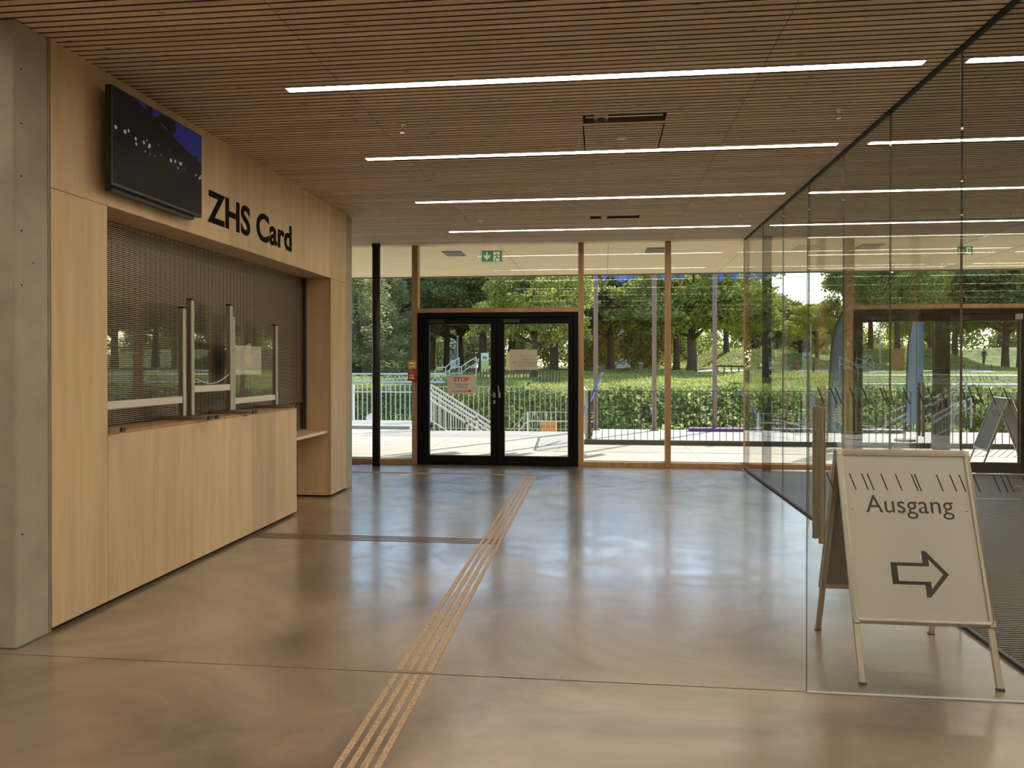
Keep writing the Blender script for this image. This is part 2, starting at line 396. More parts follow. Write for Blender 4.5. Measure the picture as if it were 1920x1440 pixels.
# ------------------------------------------------------------------ ceiling
strips = []                                   # (y, x0, x1)
YS = [4.9, 6.62, 8.44, 10.34] + [3.1-1.8*i for i in range(7)]
for y in YS:
    strips += [(y, -2.07, 1.93), (y, 2.19, 6.3)]
    strips += [(y, 6.6, 10.6)]
    if y < 3.2: strips += [(y, -7.3, -3.3)]  # unseen left-bay strips, added to brighten the near concrete pier
SLOTS = [(5.74, -.14, .47, .058), (9.53, -.14, .46, .058)]
mb = MB(); pitch = .0622; sw = .046; x0c, x1c = -9, 11.9
y = -8.9; seams = [-7.0, -4.34, -1.68, .98, 3.64, 6.3, 8.96, 11.6]
while y < 11.36:
    cuts = [(s-.0015, s+.0015) for s in seams] + [(GX-.016, GX+.016)] if True else []
    for sy, a, b_ in strips:
        if y+sw > sy-.045 and y < sy+.045: cuts.append((a-.003, b_+.003))
    for sy, a, b_, hw in SLOTS:
        if y+sw > sy-hw+.01 and y < sy+hw-.01: cuts.append((a, b_))
    if 5.86 < y < 6.57: cuts += [(-.145, -.135), (.465, .475)]
    cuts.sort(); x = x0c
    for a, b_ in cuts:
        if a > x: mb.box(x, a, y, y+sw, H, H+.04)
        x = max(x, b_)
    if x < x1c: mb.box(x, x1c, y, y+sw, H, H+.04)
    y += pitch
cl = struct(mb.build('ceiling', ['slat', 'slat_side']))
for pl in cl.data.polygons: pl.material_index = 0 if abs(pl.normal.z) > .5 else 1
MB().box(-9, 12, -9, 11.40, H+.065, H+.10).build('ceiling_backing', 'dark_gap', cl)
# roof slab carrying the outside soffit
mb = MB(); mb.box(-14, 16, -9.2, 16.05, 3.46, 3.95)
rf = struct(mb.build('trim_1', 'concrete'))
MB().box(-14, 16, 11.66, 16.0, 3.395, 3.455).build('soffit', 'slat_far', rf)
MB().box(-14, 16, 16.0, 16.06, 3.37, 3.95).build('fascia', 'grey_fixture', rf)
mb = MB()
for xx in (-1.6, .1, 2.3, 4.4, 6.6): mb.bar((xx, 11.7, 3.3945), (xx+.02, 15.98, 3.3945), .008, .002)
mb.build('joint', 'concrete_edge', rf)
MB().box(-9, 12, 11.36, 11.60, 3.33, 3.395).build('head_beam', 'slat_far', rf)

# light strips
names = {4.9: 'nearest', 6.62: 'second nearest', 8.44: 'second farthest', 10.34: 'farthest'}
protos = {}
for y, a, b_ in strips:
    key = round(b_-a, 2)
    if key not in protos:
        t = thing('ceiling_light', (a, y, H), 'x', 'light')
        MB().box(a, b_, y-.036, y+.036, H+.004, H+.012).build('diffuser', 'led', t)
        mb = MB(); mb.box(a-.004, b_+.004, y-.043, y-.037, H-.002, H+.05); mb.box(a-.004, b_+.004, y+.037, y+.043, H-.002, H+.05)
        mb.box(a-.004, a-.001, y-.037, y+.037, H-.002, H+.05); mb.box(b_+.001, b_+.004, y-.037, y+.037, H-.002, H+.05)
        mb.box(a, b_, y-.037, y+.037, H+.03, H+.05)
        mb.build('housing', 'alu_light', t); protos[key] = t; o = t
    else:
        o = copy_tree(protos[key]); o.location = (a, y, H)
    side = 'added unseen over the left bay' if a < -3 else 'over the hall' if a < 0 else ('behind the glass partition' if a < 5 else 'at the far right')
    if y in names: lab = 'long white linear ceiling light %s, the %s of four' % (side, names[y])
    else: lab = 'white linear ceiling light %s, behind the camera' % side
    o['label'] = lab
    if y < 4.5: o['group'] = 'ceiling lights behind the camera, ' + side
    else: o['group'] = 'linear ceiling lights'

# slot recesses, smoke detector, speaker, sprinklers
for (sy, a, b_, hw), nm in zip(SLOTS, ('near', 'far')):
    t = thing('ceiling_slot', (0, sy, H), 'dark rectangular service slot in the slatted ceiling, %s' % ('the nearer one with a glass dome' if nm == 'near' else 'the farther one near the last light'), 'ceiling slot', 'ceiling slots')
    MB().box(a+.005, b_-.005, sy-hw+.005, sy+hw-.005, H+.045, H+.06).build('slot_back', 'grey_fixture', t)
    mb = MB(); mb.bar((a+.02, sy+.02, H+.03), (b_-.02, sy+.02, H+.03), .02, .02); mb.build('rail', 'alu', t)
t = thing('dome_camera', (-.005, 5.74, H), 'round clear dome camera hanging in the nearer ceiling slot', 'camera')
MB().lathe([(0.001, .04), (.05, .04), (.055, .02), (.05, -.002), (.045, -.004)], (-.005, 5.74, H), 24).build('housing', 'white', t, smooth=True)
MB().lathe([(.047, -.004), (.044, -.022), (.033, -.038), (.017, -.046), (.001, -.048)], (-.005, 5.74, H), 24).build('dome', 'acrylic', t, smooth=True)
MB().sphere((-.005, 5.74, H-.008), .022).build('lens', 'plastic_black', t, smooth=True)
t = thing('ceiling_detector', (.03, 9.53, H), 'small white cone detector under the farther ceiling slot', 'detector')
MB().lathe([(.04, .03), (.04, 0), (.012, -.03), (.001, -.032)], (.03, 9.53, H), 16).build('housing', 'white', t, smooth=True)
t = thing('smoke_detector', (.16, 6.23, H), 'flat round white detector on the slatted ceiling above the hall', 'smoke detector')
MB().lathe([(.001, 0), (.043, 0), (.043, -.006), (.038, -.010), (.001, -.011)], (.16, 6.23, H), 28).build('plate', 'white', t, smooth=False)
MB().lathe([(.03, -.0105), (.026, -.0125), (.022, -.0105)], (.16, 6.23, H), 24).build('grille', 'alu', t)
sp_lab = ['small chrome sprinkler head near the left end of the second light, near row', 'small chrome sprinkler head near the glass partition, near row',
          'tiny sprinkler head on the left in the far row of the ceiling', 'tiny sprinkler head near the glass partition in the far row', 'tiny sprinkler head seen through the glass partition in the far row']
sp0 = None
for (x, y), lab in zip([(-1.5, 5.69), (1.68, 5.72), (-1.51, 9.52), (1.68, 9.58), (4.9, 9.9)], sp_lab):
    if sp0 is None:
        sp0 = o = thing('sprinkler', (x, y, H), lab, 'sprinkler', 'ceiling sprinklers')
        MB().lathe([(.001, 0), (.028, 0), (.028, -.006), (.010, -.010), (.008, -.030), (.006, -.034)], (x, y, H), 16).build('body', 'chrome', o, smooth=True)
        mb = MB(); mb.tube([(x-.008, y, H-.03), (x-.013, y, H-.045), (x-.004, y, H-.062)], .002, 6); mb.tube([(x+.008, y, H-.03), (x+.013, y, H-.045), (x+.004, y, H-.062)], .002, 6)
        mb.build('frame_arm', 'chrome', o)
        MB().lathe([(.001, -.062), (.018, -.062), (.018, -.065), (.001, -.065)], (x, y, H), 16).build('deflector', 'chrome', o)
    else:
        o = copy_tree(sp0); o.location = (x, y, H); o['label'] = lab

# ------------------------------------------------------------------ left side: concrete pier, timber wall, counter
wl = thing('wall_left', (WX, 6, 0), None, None, None, 'structure')
mb = MB()
def vpan(y0, y1, z0, z1, x1=WX, th=.03): mb.box(x1-th, x1, y0+.0015, y1-.0015, z0, z1)
vpan(3.985, 4.48, .025, 2.498); vpan(3.985, 4.48, 2.502, H)
ys = [4.48, 5.28, 6.08, 6.88, 7.68, 8.47]
for a, b_ in zip(ys[:-1], ys[1:]): vpan(a, b_, 2.502, H)
vpan(8.47, 9.0, 2.502, H); vpan(8.47, 9.0, .025, 2.498)
mb.build('cladding', 'veneer', wl)
mb = MB(); mb.box(WX-.40, WX-.031, 8.472, 8.50, .02, 2.5); mb.box(WX-.40, WX-.031, 4.45, 4.478, 1.09, 2.5)
mb.build('reveal', 'veneer', wl)
mb = MB(); mb.box(WX-.40, WX-.031, 4.48, 8.47, 2.503, 2.53); mb.build('reveal_head', 'veneer', wl)
mb = MB(); mb.box(WX-.9, WX-.032, 3.98, 4.44, 0, H-.001); mb.box(WX-.9, WX-.032, 8.502, 9.0, .0, H-.001); mb.box(WX-.9, WX-.032, 4.44, 8.502, 2.535, H-.001)
mb.box(WX-.9, WX-.42, 8.40, 8.5, 0, 2.53)
mb.build('wall_core', 'dark_gap', wl)
MB().box(WX-.44, WX-.41, 7.40, 8.47, .02, 1.08).build('apron', 'veneer', wl)
MB().box(WX-.34, WX-.03, 7.49, 8.45, .735, .765).build('shelf', 'veneer', wl)
MB().box(WX-.035, WX-.029, 7.49, 8.36, .735, .766).build('shelf_edge', 'alu_light', wl)
# room behind the shutter
mb = MB(); mb.box(-6.5, -6.4, 3.9, 9.1, 0, H); mb.box(-6.5, WX-.9, 3.9, 4.0, 0, H); mb.box(-6.5, WX-.9, 9.0, 9.1, 0, H)
struct(mb.build('wall_back_office', 'concrete'))
# counter
ct = thing('service_counter', (WX-.2, 6, 0), 'long light oak service counter below the shuttered opening', 'counter')
mb = MB(); cy = [4.483, 4.98, 5.48, 5.98, 6.48, 6.98, 7.48]
for a, b_ in zip(cy[:-1], cy[1:]): mb.box(WX-.025, WX, a+.0008, b_-.0008, .025, 1.065)
mb.build('front_panel', 'veneer', ct)
MB().box(WX-.42, WX-.001, 4.482, 7.48, 1.066, 1.085).build('counter_top', 'larch', ct, bevel=.002)
MB().box(WX-.42, WX-.026, 7.455, 7.48, .025, 1.065).build('end_panel', 'veneer', ct)
MB().box(WX-.41, WX-.03, 4.483, 7.45, 0, .024).build('plinth', 'dark_gap', ct)
# concrete pier near camera and at the far end
mb = MB(); mb.box(-9, WX, 3.72, 3.965, 0, H)
pr_ = struct(mb.build('wall_pier_near', 'concrete', bevel=.012))
mb = MB()
for z in (3.05, 2.77, 2.5, 2.23, 1.95): mb.lathe([(.001, 0), (.006, 0), (.006, .002)], (0, 0, 0), 8); 
mb = MB()
for z in (3.08, 2.79, 2.51, 2.22, 1.93, .6):
    for k in range(1): mb.tube([(WX-.002, 3.765, z), (WX+.0012, 3.765, z)], .0055, 10)
mb.tube([(WX-.002, 3.85, 2.06), (WX+.0012, 3.85, 2.06)], .005, 10)
mb.build('anchor_hole', 'dark_gap', pr_)
MB().box(WX-.03, WX-.004, 3.966, 3.984, 0, H).build('joint', 'concrete_edge', pr_)
struct(MB().box(-9, WX-.004, 9.004, 9.235, 0, H).build('wall_pier_far', 'concrete', bevel=.008))
# remaining shell
struct(MB().box(-9.2, -9, -9, 11.6, 0, H+.1).build('wall_left_outer', 'concrete'))
struct(MB().box(-9.2, 12.2, -9.2, -9, 0, H+.1).build('wall_back', 'veneer'))
struct(MB().box(12, 12.2, -9, 11.6, 0, H+.1).build('wall_right', 'concrete'))

# roller shutter: slotted metal curtain behind the counter
sx = WX-.31
sh = thing('roller_shutter', (sx, 6.4, 1.09), 'closed brown metal grille shutter with rows of narrow slots above the counter', 'shutter')
mb = MB(); z = 1.095; i = 0
while z < 2.5:
    mb.box(sx-.004, sx+.004, 4.49, 8.40, z, z+.0072); z += .0135
mb.build('slat_curtain', 'shutter_metal', sh)
mb = MB(); y = 4.52
while y < 8.40: mb.box(sx-.006, sx+.003, y, y+.004, 1.09, 2.5); y += .066
mb.build('link', 'shutter_dark', sh)
MB().box(sx-.03, sx+.03, 8.405, 8.45, .78, 2.5).build('guide_rail', 'plastic_black', sh)
MB().box(sx-.03, sx+.01, 4.48, 8.40, 1.086, 1.094).build('bottom_bar', 'shutter_dark', sh)

# spit guards on the counter
def guard(y0, y1, zr, ztop, posts, label):
    t = thing('spit_guard', (-3.2, (y0+y1)/2, 1.086), label, 'protective screen', 'clear spit guards on the counter')
    MB().box(-3.203, -3.198, y0, y1, zr, ztop).build('clear_panel', 'acrylic', t)
    mb = MB(); mb.box(-3.212, -3.188, y0, y1, zr-.045, zr+.02)
    MB().box(-3.216, -3.184, y0-.005, y1+.005, zr-.04, zr+.012).build('lower_rail', 'alu_light', t, bevel=.004)
    for py, pt in posts:
        p = MB(); p.box(-3.222, -3.178, py-.022, py+.022, 1.115, pt); po = p.build('post', 'alu', t, bevel=.006)
        q = MB(); q.box(-3.224, -3.176, py-.024, py+.024, pt, pt+.012); q.build('cap', 'plastic_black', po)
        f_ = MB(); f_.box(-3.36, -2.99, py-.02, py+.02, 1.087, 1.114); fo = f_.build('foot', 'alu', t, bevel=.003)
        e_ = MB(); e_.box(-2.99, -2.975, py-.021, py+.021, 1.086, 1.115); e_.build('foot_cap', 'plastic_black', fo, bevel=.004)
guard(4.60, 5.54, 1.255, 1.955, [(4.50, 1.96), (5.57, 1.94)], 'clear spit guard at the left end of the counter, widest pane')
guard(5.71, 6.30, 1.33, 1.99, [(5.69, 2.015), (6.325, 2.02)], 'narrow middle spit guard set highest between two tall posts')
guard(6.39, 7.22, 1.205, 1.85, [(6.37, 1.93), (7.26, 1.895)], 'spit guard at the far end of the counter with a sheet behind it')
t = MB().box(-3.215, -3.2145, 6.42, 6.98, 1.42, 1.68).build('paper_notice', 'paper')
tag(t, 'pale paper notice taped behind the far spit guard', 'notice')
mb = MB(); mb.tube([(-3.19, 5.74+.56*k/14, 1.40-.06*math.sin(math.pi*k/14)+.03*k/14) for k in range(15)], .003, 6)
tag(mb.build('cable', 'white'), 'thin white cable sagging in front of the middle spit guard', 'cable')

# television
tv = thing('television', (-3.0, 4.9, 2.9), 'large flat black television mounted high on the timber wall', 'television')
MB().box(WX+.001, -2.99, 4.55, 5.36, 2.66, 3.16).build('wall_bracket', 'plastic_black', tv)
MB().box(-2.995, -2.952, 4.352, 5.412, 2.60, 3.21).build('casing', 'plastic_black', tv, bevel=.003)
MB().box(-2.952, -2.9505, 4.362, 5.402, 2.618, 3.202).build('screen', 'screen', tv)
MB().box(-3.03, -2.985, 4.40, 5.36, 2.575, 2.60).build('speaker_bar', 'plastic_black', tv)

# wall lettering
text_obj('wall_lettering', 'ZHS Card', basis((WX+.001, 5.71, 2.63), (0, 1, 0), (0, 0, 1)), 1.645, .26, 'lettering', depth=.004, bold=.028)
tag(bpy.data.objects['wall_lettering'], 'big black letters ZHS Card on the timber wall above the counter', 'lettering')

# ------------------------------------------------------------------ facade
def mull(x0, x1, z0=0, z1=H+.06, nm='trim_2', par=None): return MB().box(x0, x1, FY-.06, FY+.10, z0, z1).build(nm, 'larch', par, bevel=.003)
fa = thing('trim_2', (0, FY, 0), None, None, None, 'structure')
for a, b_ in [(-8.95, -8.87), (-5.92, -5.84), (-2.87, -2.78), (-.345, -.265), (.93, 1.01), (2.07, 2.13), (3.47, 3.58), (5.945, 6.04), (7.3, 7.38), (8.6, 8.68), (9.9, 9.98), (11.2, 11.28)]:
    mull(a, b_, nm='mullion', par=fa)
for a, b_ in [(-8.87, -5.92), (-5.84, -2.87), (-.265, .93), (1.01, 2.07), (2.13, 3.47), (6.04, 7.3), (7.38, 8.6), (8.68, 9.9), (9.98, 11.2)]:
    MB().box(a, b_, FY-.05, FY+.08, 0, .075).build('bottom_rail', 'larch', fa, bevel=.003)
    mb = MB(); mb.box(a, b_, FY+.02, FY+.08, .075, .09); mb.build('sill_profile', 'alu_light', fa)
for a, b_ in ((-2.78, -.345), (3.58, 5.945)): MB().box(a, b_, FY-.055, FY+.08, 2.305, 2.37).build('transom', 'larch', fa, bevel=.003)
n = 1
for a, b_, z0, z1 in [(-8.87, -5.92, .09, 3.39), (-5.84, -2.87, .09, 3.39), (-2.78, -.345, 2.37, 3.39), (-.265, .93, .09, 3.39), (1.01, 2.07, .09, 3.39), (2.13, 3.47, .09, 3.39),
                      (3.58, 5.99, 2.37, 3.39), (6.08, 7.3, .09, 3.39), (7.38, 8.6, .09, 3.39), (8.68, 9.9, .09, 3.39), (9.98, 11.2, .09, 3.39)]:
    struct(MB().box(a, b_, FY+.03, FY+.036, z0, z1).build('window_%d' % n, 'glass_clear')); n += 1
def double_door(nm, x0, x1, first=.105):
    d = thing(nm, ((x0+x1)/2, FY, 0), None, None, None, 'structure')
    mb = MB(); mb.box(x0, x0+.07, FY-.075, FY+.05, 0, 2.3); mb.box(x1-.07, x1, FY-.075, FY+.05, 0, 2.3); mb.box(x0+.07, x1-.07, FY-.075, FY+.05, 2.23, 2.3)
    mb.box(x0+.07, x1-.07, FY-.075, FY+.05, 0, .015)
    xm = (x0+x1)/2
    mb.box(x0+.07, x0+.09, FY+.011, FY+.05, .015, 2.23); mb.box(x1-.09, x1-.07, FY+.011, FY+.05, .015, 2.23); mb.box(x0+.09, x1-.09, FY+.011, FY+.05, 2.20, 2.23); mb.box(x0+.09, x1-.09, FY+.011, FY+.05, .015, .04)
    mb.box(xm-.02, xm+.02, FY+.011, FY+.02, .04, 2.2)
    mb.build('frame', 'black_metal', d, bevel=.003)
    xm = (x0+x1)/2
    for s, (a, b_) in enumerate(((x0+.075, xm-.004), (xm+.004, x1-.075))):
        sa, sb = (first, .09) if s == 0 else (.11, .075)
        mb = MB(); mb.box(a, a+sa, FY-.06, FY+.01, .02, 2.225); mb.box(b_-sb, b_, FY-.06, FY+.01, .02, 2.225)
        mb.box(a+sa, b_-sb, FY-.06, FY+.01, .02, .145); mb.box(a+sa, b_-sb, FY-.06, FY+.01, 2.125, 2.225)
        lf = mb.build('door_leaf', 'black_metal', d, bevel=.002)
        g = MB().box(a+sa, b_-sb, FY-.03, FY-.022, .145, 2.125).build('glass_pane', 'glass_clear', lf)
        mb = MB(); y_ = FY-.0605
        for xx0, xx1, z0, z1 in ((a+sa-.004, a+sa+.004, .145, 2.125), (b_-sb-.004, b_-sb+.004, .145, 2.125), (a+sa, b_-sb, .141, .149), (a+sa, b_-sb, 2.121, 2.129)): mb.box(xx0, xx1, y_-.002, y_, z0, z1)
        g = mb.build('glazing_bead', 'grey_fixture', lf)
        hx = b_-.035 if s == 0 else a+.035
        mb = MB(); mb.tube([(hx, FY-.06, 1.06), (hx, FY-.115, 1.06)], .009, 10)
        mb.lathe([(.001, 0)], (0, 0, 0), 3) if False else None
        if s == 0: mb.tube([(hx, FY-.115, 1.06), (hx-.15, FY-.115, 1.062)], .0095, 10)
        else: mb.tube([(hx, FY-.115, 1.06), (hx-.012, FY-.115, 1.20)], .0115, 10)
        mb.box(hx-.017, hx+.017, FY-.068, FY-.0601, 1.02, 1.10)
        if s == 0: mb.box(hx-.015, hx+.015, FY-.068, FY-.0601, .93, .985)
        g = mb.build('handle', 'steel', lf, smooth=False)
        mb = MB(); mb.box(a+.1, a+.34, FY-.10, FY-.0605, 2.145, 2.20)
        g = mb.build('door_closer', 'plastic_black', lf)
    return d
double_door('door_1', -2.78, -.345); double_door('door_2', 3.565, 5.94, .05)

# columns
for x, lab in ((-3.36, 'slim round black steel column at the window front, left of the double door'), (2.33, 'slim round black steel column just behind the glass partition'), (8.0, 'slim black steel column far right behind the second double door')):
    t = thing('steel_column', (x, 11.22, 0), lab, 'column', 'black steel columns')
    MB().tube([(x, 11.22, 0), (x, 11.22, H-.001)], .06, 28).build('shaft', 'black_column', t, smooth=True)
    MB().tube([(x, 11.22, H-.05), (x, 11.22, H-.001)], .066, 28).build('collar', 'black_column', t)

# fire alarm boxes on the mullion
def alarm(z, mat, nm, lab):
    t = thing(nm, (-2.855, FY-.09, z), lab, 'alarm box')
    MB().box(-2.918, -2.795, FY-.115, FY-.061, z-.062, z+.062).build('housing', mat, t, bevel=.004)
    MB().box(-2.89, -2.823, FY-.118, FY-.1151, z-.034, z+.034).build('window_plate', 'white', t)
    MB().tube([(-2.857, FY-.1181, z), (-2.857, FY-.124, z)], .011, 14).build('button', 'plastic_black', t)
    for k in range(2): MB().box(-2.885+k*.042, -2.871+k*.042, FY-.1195, FY-.1181, z-.004, z+.02).build('symbol', mat, t)
alarm(1.515, 'yellow', 'alarm_button', 'small yellow alarm box on the wooden mullion, above the red one')
alarm(1.335, 'red', 'alarm_button', 'small red fire alarm box on the wooden mullion left of the double door')
# notices on the doors
def notice(nm, x0, x1, z0, z1, y, mat, lab):
    t = thing(nm, ((x0+x1)/2, y, z0), lab, 'notice')
    MB().box(x0, x1, y-.0008, y, z0, z1).build('sheet', mat, t); return t
t = notice('stop_notice', -2.325, -1.885, 1.075, 1.365, FY-.031, 'paper', 'white paper STOP notice with a red arrow on the left door leaf')
B = lambda x, z, y=FY-.0322: basis((x, y, z), (1, 0, 0), (0, 0, 1))
text_obj('headline', 'STOP', B(-2.225, 1.265), .235, .062, 'red', t, .0006, bold=.03)
text_obj('wording', 'Ausgang über\nWindfang', B(-2.215, 1.155), .22, .085, 'ink', t, .0006)
mb = MB(); mb.box(-2.265, -1.985, FY-.0328, FY-.0320, 1.111, 1.121)
mb.prism([(0, -.017), (.055, 0), (0, .017)], B(-1.995, 1.116), .0006); mb.build('arrow', 'red', t)
for xx in (-2.325, -1.905):
    for zz in (1.35, 1.07): MB().box(xx-.008, xx+.028, FY-.0326, FY-.0318, zz, zz+.02).build('tape', 'exit_white', t)
t = notice('paper_notice', -1.375, -.955, 1.44, 1.745, FY-.0210, 'paper', 'pale paper notice seen from behind with mirrored writing on the right door leaf')
t2 = text_obj('headline', 'Treppen benutzen', B(-1.245, 1.63, FY-.0222), .265, .033, 'ink_red_faint', t, .0005, mirror=True)
text_obj('wording', 'im gesamten\nEingangsbereich und\nauf der Terrasse', basis((-1.32, FY-.0222, 1.49), (1, 0, 0), (0, 0, 1)), .34, .125, 'ink_faint', t, .0005, mirror=True, align='LEFT')
t.location = t.location
tag(notice('paper_notice', 4.06, 4.27, 1.43, 1.75, FY-.032, 'paper_back', 'brown paper sheet hung on the right-hand double door, behind the glass partition'))
# exit signs
def exit_sign(x0, x1, y, ztop, lab):
    wd = x1-x0; hg = wd*.5; z0 = ztop-hg
    t = thing('exit_sign', ((x0+x1)/2, y, z0), lab, 'exit sign', 'hanging exit signs')
    fr = wd*.055
    MB().box(x0-fr*1.4, x1+fr*1.4, y+.002, y+.008, z0-fr, ztop+fr).build('clear_plate', 'acrylic', t)
    MB().box(x0, x1, y-.003, y+.002, z0, ztop).build('green_panel', 'exit_green', t)
    Mx = basis((x0, y-.0031, z0), (1, 0, 0), (0, 0, 1)); s = hg
    P = lambda poly: [(a*s, b_*s) for a, b_ in poly]
    mb = MB()
    mb.prism(P([(.50, .12), (.18, .46), (.18, .72), (.42, .50), (.42, .90), (.58, .90), (.58, .50), (.82, .72), (.82, .46)]), Mx, .001)
    mb.build('arrow', 'exit_white', t)
    MB().prism(P([(1.16, .03), (1.78, .03), (1.78, .95), (1.16, .95)]), Mx, .0008).build('doorway', 'exit_white', t)
    M2 = basis((x0, y-.0042, z0), (1, 0, 0), (0, 0, 1)); mb = MB()
    mb.prism(P([(1.42+.06*math.cos(k*math.pi/5), .84+.06*math.sin(k*math.pi/5)) for k in range(10)]), M2, .0008)
    for poly in ([(1.38, .74), (1.52, .72), (1.56, .48), (1.44, .46)], [(1.44, .72), (1.25, .60), (1.12, .58), (1.12, .52), (1.27, .53), (1.42, .62)],
                 [(1.5, .73), (1.66, .70), (1.74, .54), (1.69, .52), (1.6, .63), (1.5, .65)], [(1.44, .48), (1.54, .46), (1.40, .18), (1.34, .02), (1.26, .02), (1.32, .22)],
                 [(1.48, .46), (1.57, .50), (1.64, .34), (1.86, .34), (1.86, .27), (1.58, .26)]):
        mb.prism(P(poly), M2, .0008)
    mb.build('running_figure', 'exit_green', t)
    for xx in (x0+wd*.15, x0+wd*.85): MB().tube([(xx, y, ztop), (xx, y, H-.001)], .0012, 6).build('suspension_wire', 'steel', t)
    MB().box(x0, x1, y-.006, y+.012, ztop, ztop+.006).build('light_bar', 'black_metal', t)
exit_sign(-1.72, -1.43, 11.0, 3.155, 'green exit sign with down arrow and running figure hanging before the double door')
exit_sign(4.77, 4.96, 11.0, 3.10, 'green exit sign hanging behind the glass partition before the second double door')
# soffit fixtures
for i, x in enumerate((-2.47, .88, 4.2, 7.5)):
    t = thing('soffit_fixture', (x, 12.75, 3.39), ['flat grey square fixture in the outside soffit left of the exit sign', 'flat grey square fixture in the outside soffit above the right-hand windows', 'flat grey square fixture in the soffit seen through the glass partition', 'flat grey soffit fixture at the right edge of the photo'][i], 'ceiling fixture', 'soffit fixtures')
    MB().box(x-.16, x+.16, 12.5, 13.0, 3.38, 3.396).build('panel', 'grey_fixture', t)
    MB().lathe([(.001, -.012), (.06, -.012), (.07, -.005), (.07, .0)], (x, 12.75, 3.385), 20).build('lens', 'concrete_edge', t)

# ------------------------------------------------------------------ glass partition on the right
gp = thing('glass_partition', (GX, 7, 0), 'tall frameless glass partition dividing the hall from the vestibule', 'glass wall')
js = [4.70, 5.80, 6.88, 7.98, 9.08, 10.2, 11.42]
for a, b_ in zip(js[:-1], js[1:]):
    MB().box(GX-.006, GX+.006, a+.003, b_-.003, .02, H-.002).build('glass_pane', 'glass', gp)
MB().box(GX-.006, GX+.006, 3.66, 4.697, 2.20, H-.002).build('glass_pane', 'glass', gp)
for a, b_ in ((1.4, 2.5), (2.5, 3.66)): MB().box(GX-.006, GX+.006, a+.003, b_-.003, .02, H-.002).build('glass_pane', 'glass', gp)
mb = MB()
for j in js[:-1]: mb.box(GX-.0062, GX+.0062, j-.0020, j+.0020, .02, H-.002)
mb.build('pane_joint', 'seal', gp)
mb = MB(); mb.box(GX-.022, GX+.022, 1.4, 11.42, H-.008, H+.0);
mb.box(GX-.02, GX+.02, 1.4, 11.42, H, H+.06)
mb.build('head_channel', 'black_metal', gp)
mb = MB(); mb.box(GX-.012, GX+.012, 1.4, 3.6, 0, .02); mb.box(GX-.012, GX+.012, 4.72, 11.42, 0, .02); mb.build('floor_channel', 'seal', gp)
def slashes(tops, z_top, y, dx=.03, dz=.075, wd=.0055):
    mb = MB()
    for x in tops:
        mb.add([(x-wd/2, y-.0012, z_top), (x+wd/2, y-.0012, z_top), (x+dx+wd/2, y-.0012, z_top-dz), (x+dx-wd/2, y-.0012, z_top-dz),
                (x-wd/2, y, z_top), (x+wd/2, y, z_top), (x+dx+wd/2, y, z_top-dz), (x+dx-wd/2, y, z_top-dz)],
               [(0,3,2,1),(4,5,6,7),(0,1,5,4),(1,2,6,5),(2,3,7,6),(3,0,4,7)])
    return mb
f_ = 1440.; yaw = R(6.65)
def px2x(px, y):          # image column to world x on a plane parallel to the window front (used for measured positions)
    a = (px-960)/f_; rx = -math.sin(yaw)+math.cos(yaw)*a; ry = math.cos(yaw)+math.sin(yaw)*a
    return rx/ry*y
up = [px2x(p, 3.65) for p in (1532, 1556, 1565, 1592, 1616, 1649, 1655, 1692.5, 1719, 1738, 1761, 1801, 1815, 1829, 1853, 1880)]
lo = [px2x(p, 3.65) for p in (1550, 1592, 1615, 1625.5, 1651, 1678, 1708, 1714, 1755, 1780, 1797.5, 1824, 1862, 1876, 1887, 1916)]
def glass_door(dx, dy, lab, label_kind):
    t = thing('glass_door', (GX+dx, 3.65+dy, 0), lab, 'glass door', 'frameless glass doors')
    x0 = .935+dx; x1 = GX-.012+dx; y = 3.65+dy
    MB().box(x0, x1, y-.005, y+.005, .008, 2.155).build('glass_pane', 'glass_clear', t)
    mb = MB(); mb.box(x0-.0005, x0+.001, y-.0051, y+.0051, .008, 2.156); mb.box(x0, x1, y-.0051, y+.0051, 2.155, 2.157)
    mb.build('polished_edge', 'seal', t)
    mb = MB(); mb.box(x0, x1, y-.006, y+.006, .002, .008); mb.build('bottom_strip', 'glass_edge', t)  # pale strip stands in for the bright reflection along the bottom edge
    slashes([v+dx for v in up], 1.402, y-.0055).build('marking_strip', 'ink', t)
    slashes([v+dx for v in lo], 1.012, y-.0055).build('marking_strip', 'ink', t)
    for yy, hx in ((y-.055, x0+.052), (y+.055, x0+.053)):
        h = MB(); h.tube([(hx, yy, .70), (hx, yy, 1.315)], .0145, 18); ho = h.build('pull_handle', 'steel', t, smooth=False)
        s_ = MB()
        for zz in (.84, 1.20): s_.tube([(hx, yy, zz), (hx, y + (-.0055 if yy < y else .0055), zz)], .008, 10)
        q = s_.build('standoff', 'steel', ho)
    mb = MB()
    for zz in (.12, 2.05): mb.box(x1-.06, x1+.01, y-.014, y+.014, zz-.03, zz+.03)
    mb.build('patch_hinge', 'steel', t, bevel=.003)
    return t
glass_door(0, 0, 'open frameless glass door with steel pull handles and black slash marks, in front of the easel sign', 1)
glass_door(2.62, 5.55, 'inner glass door with brown steel pull handles, far behind the partition', 2)

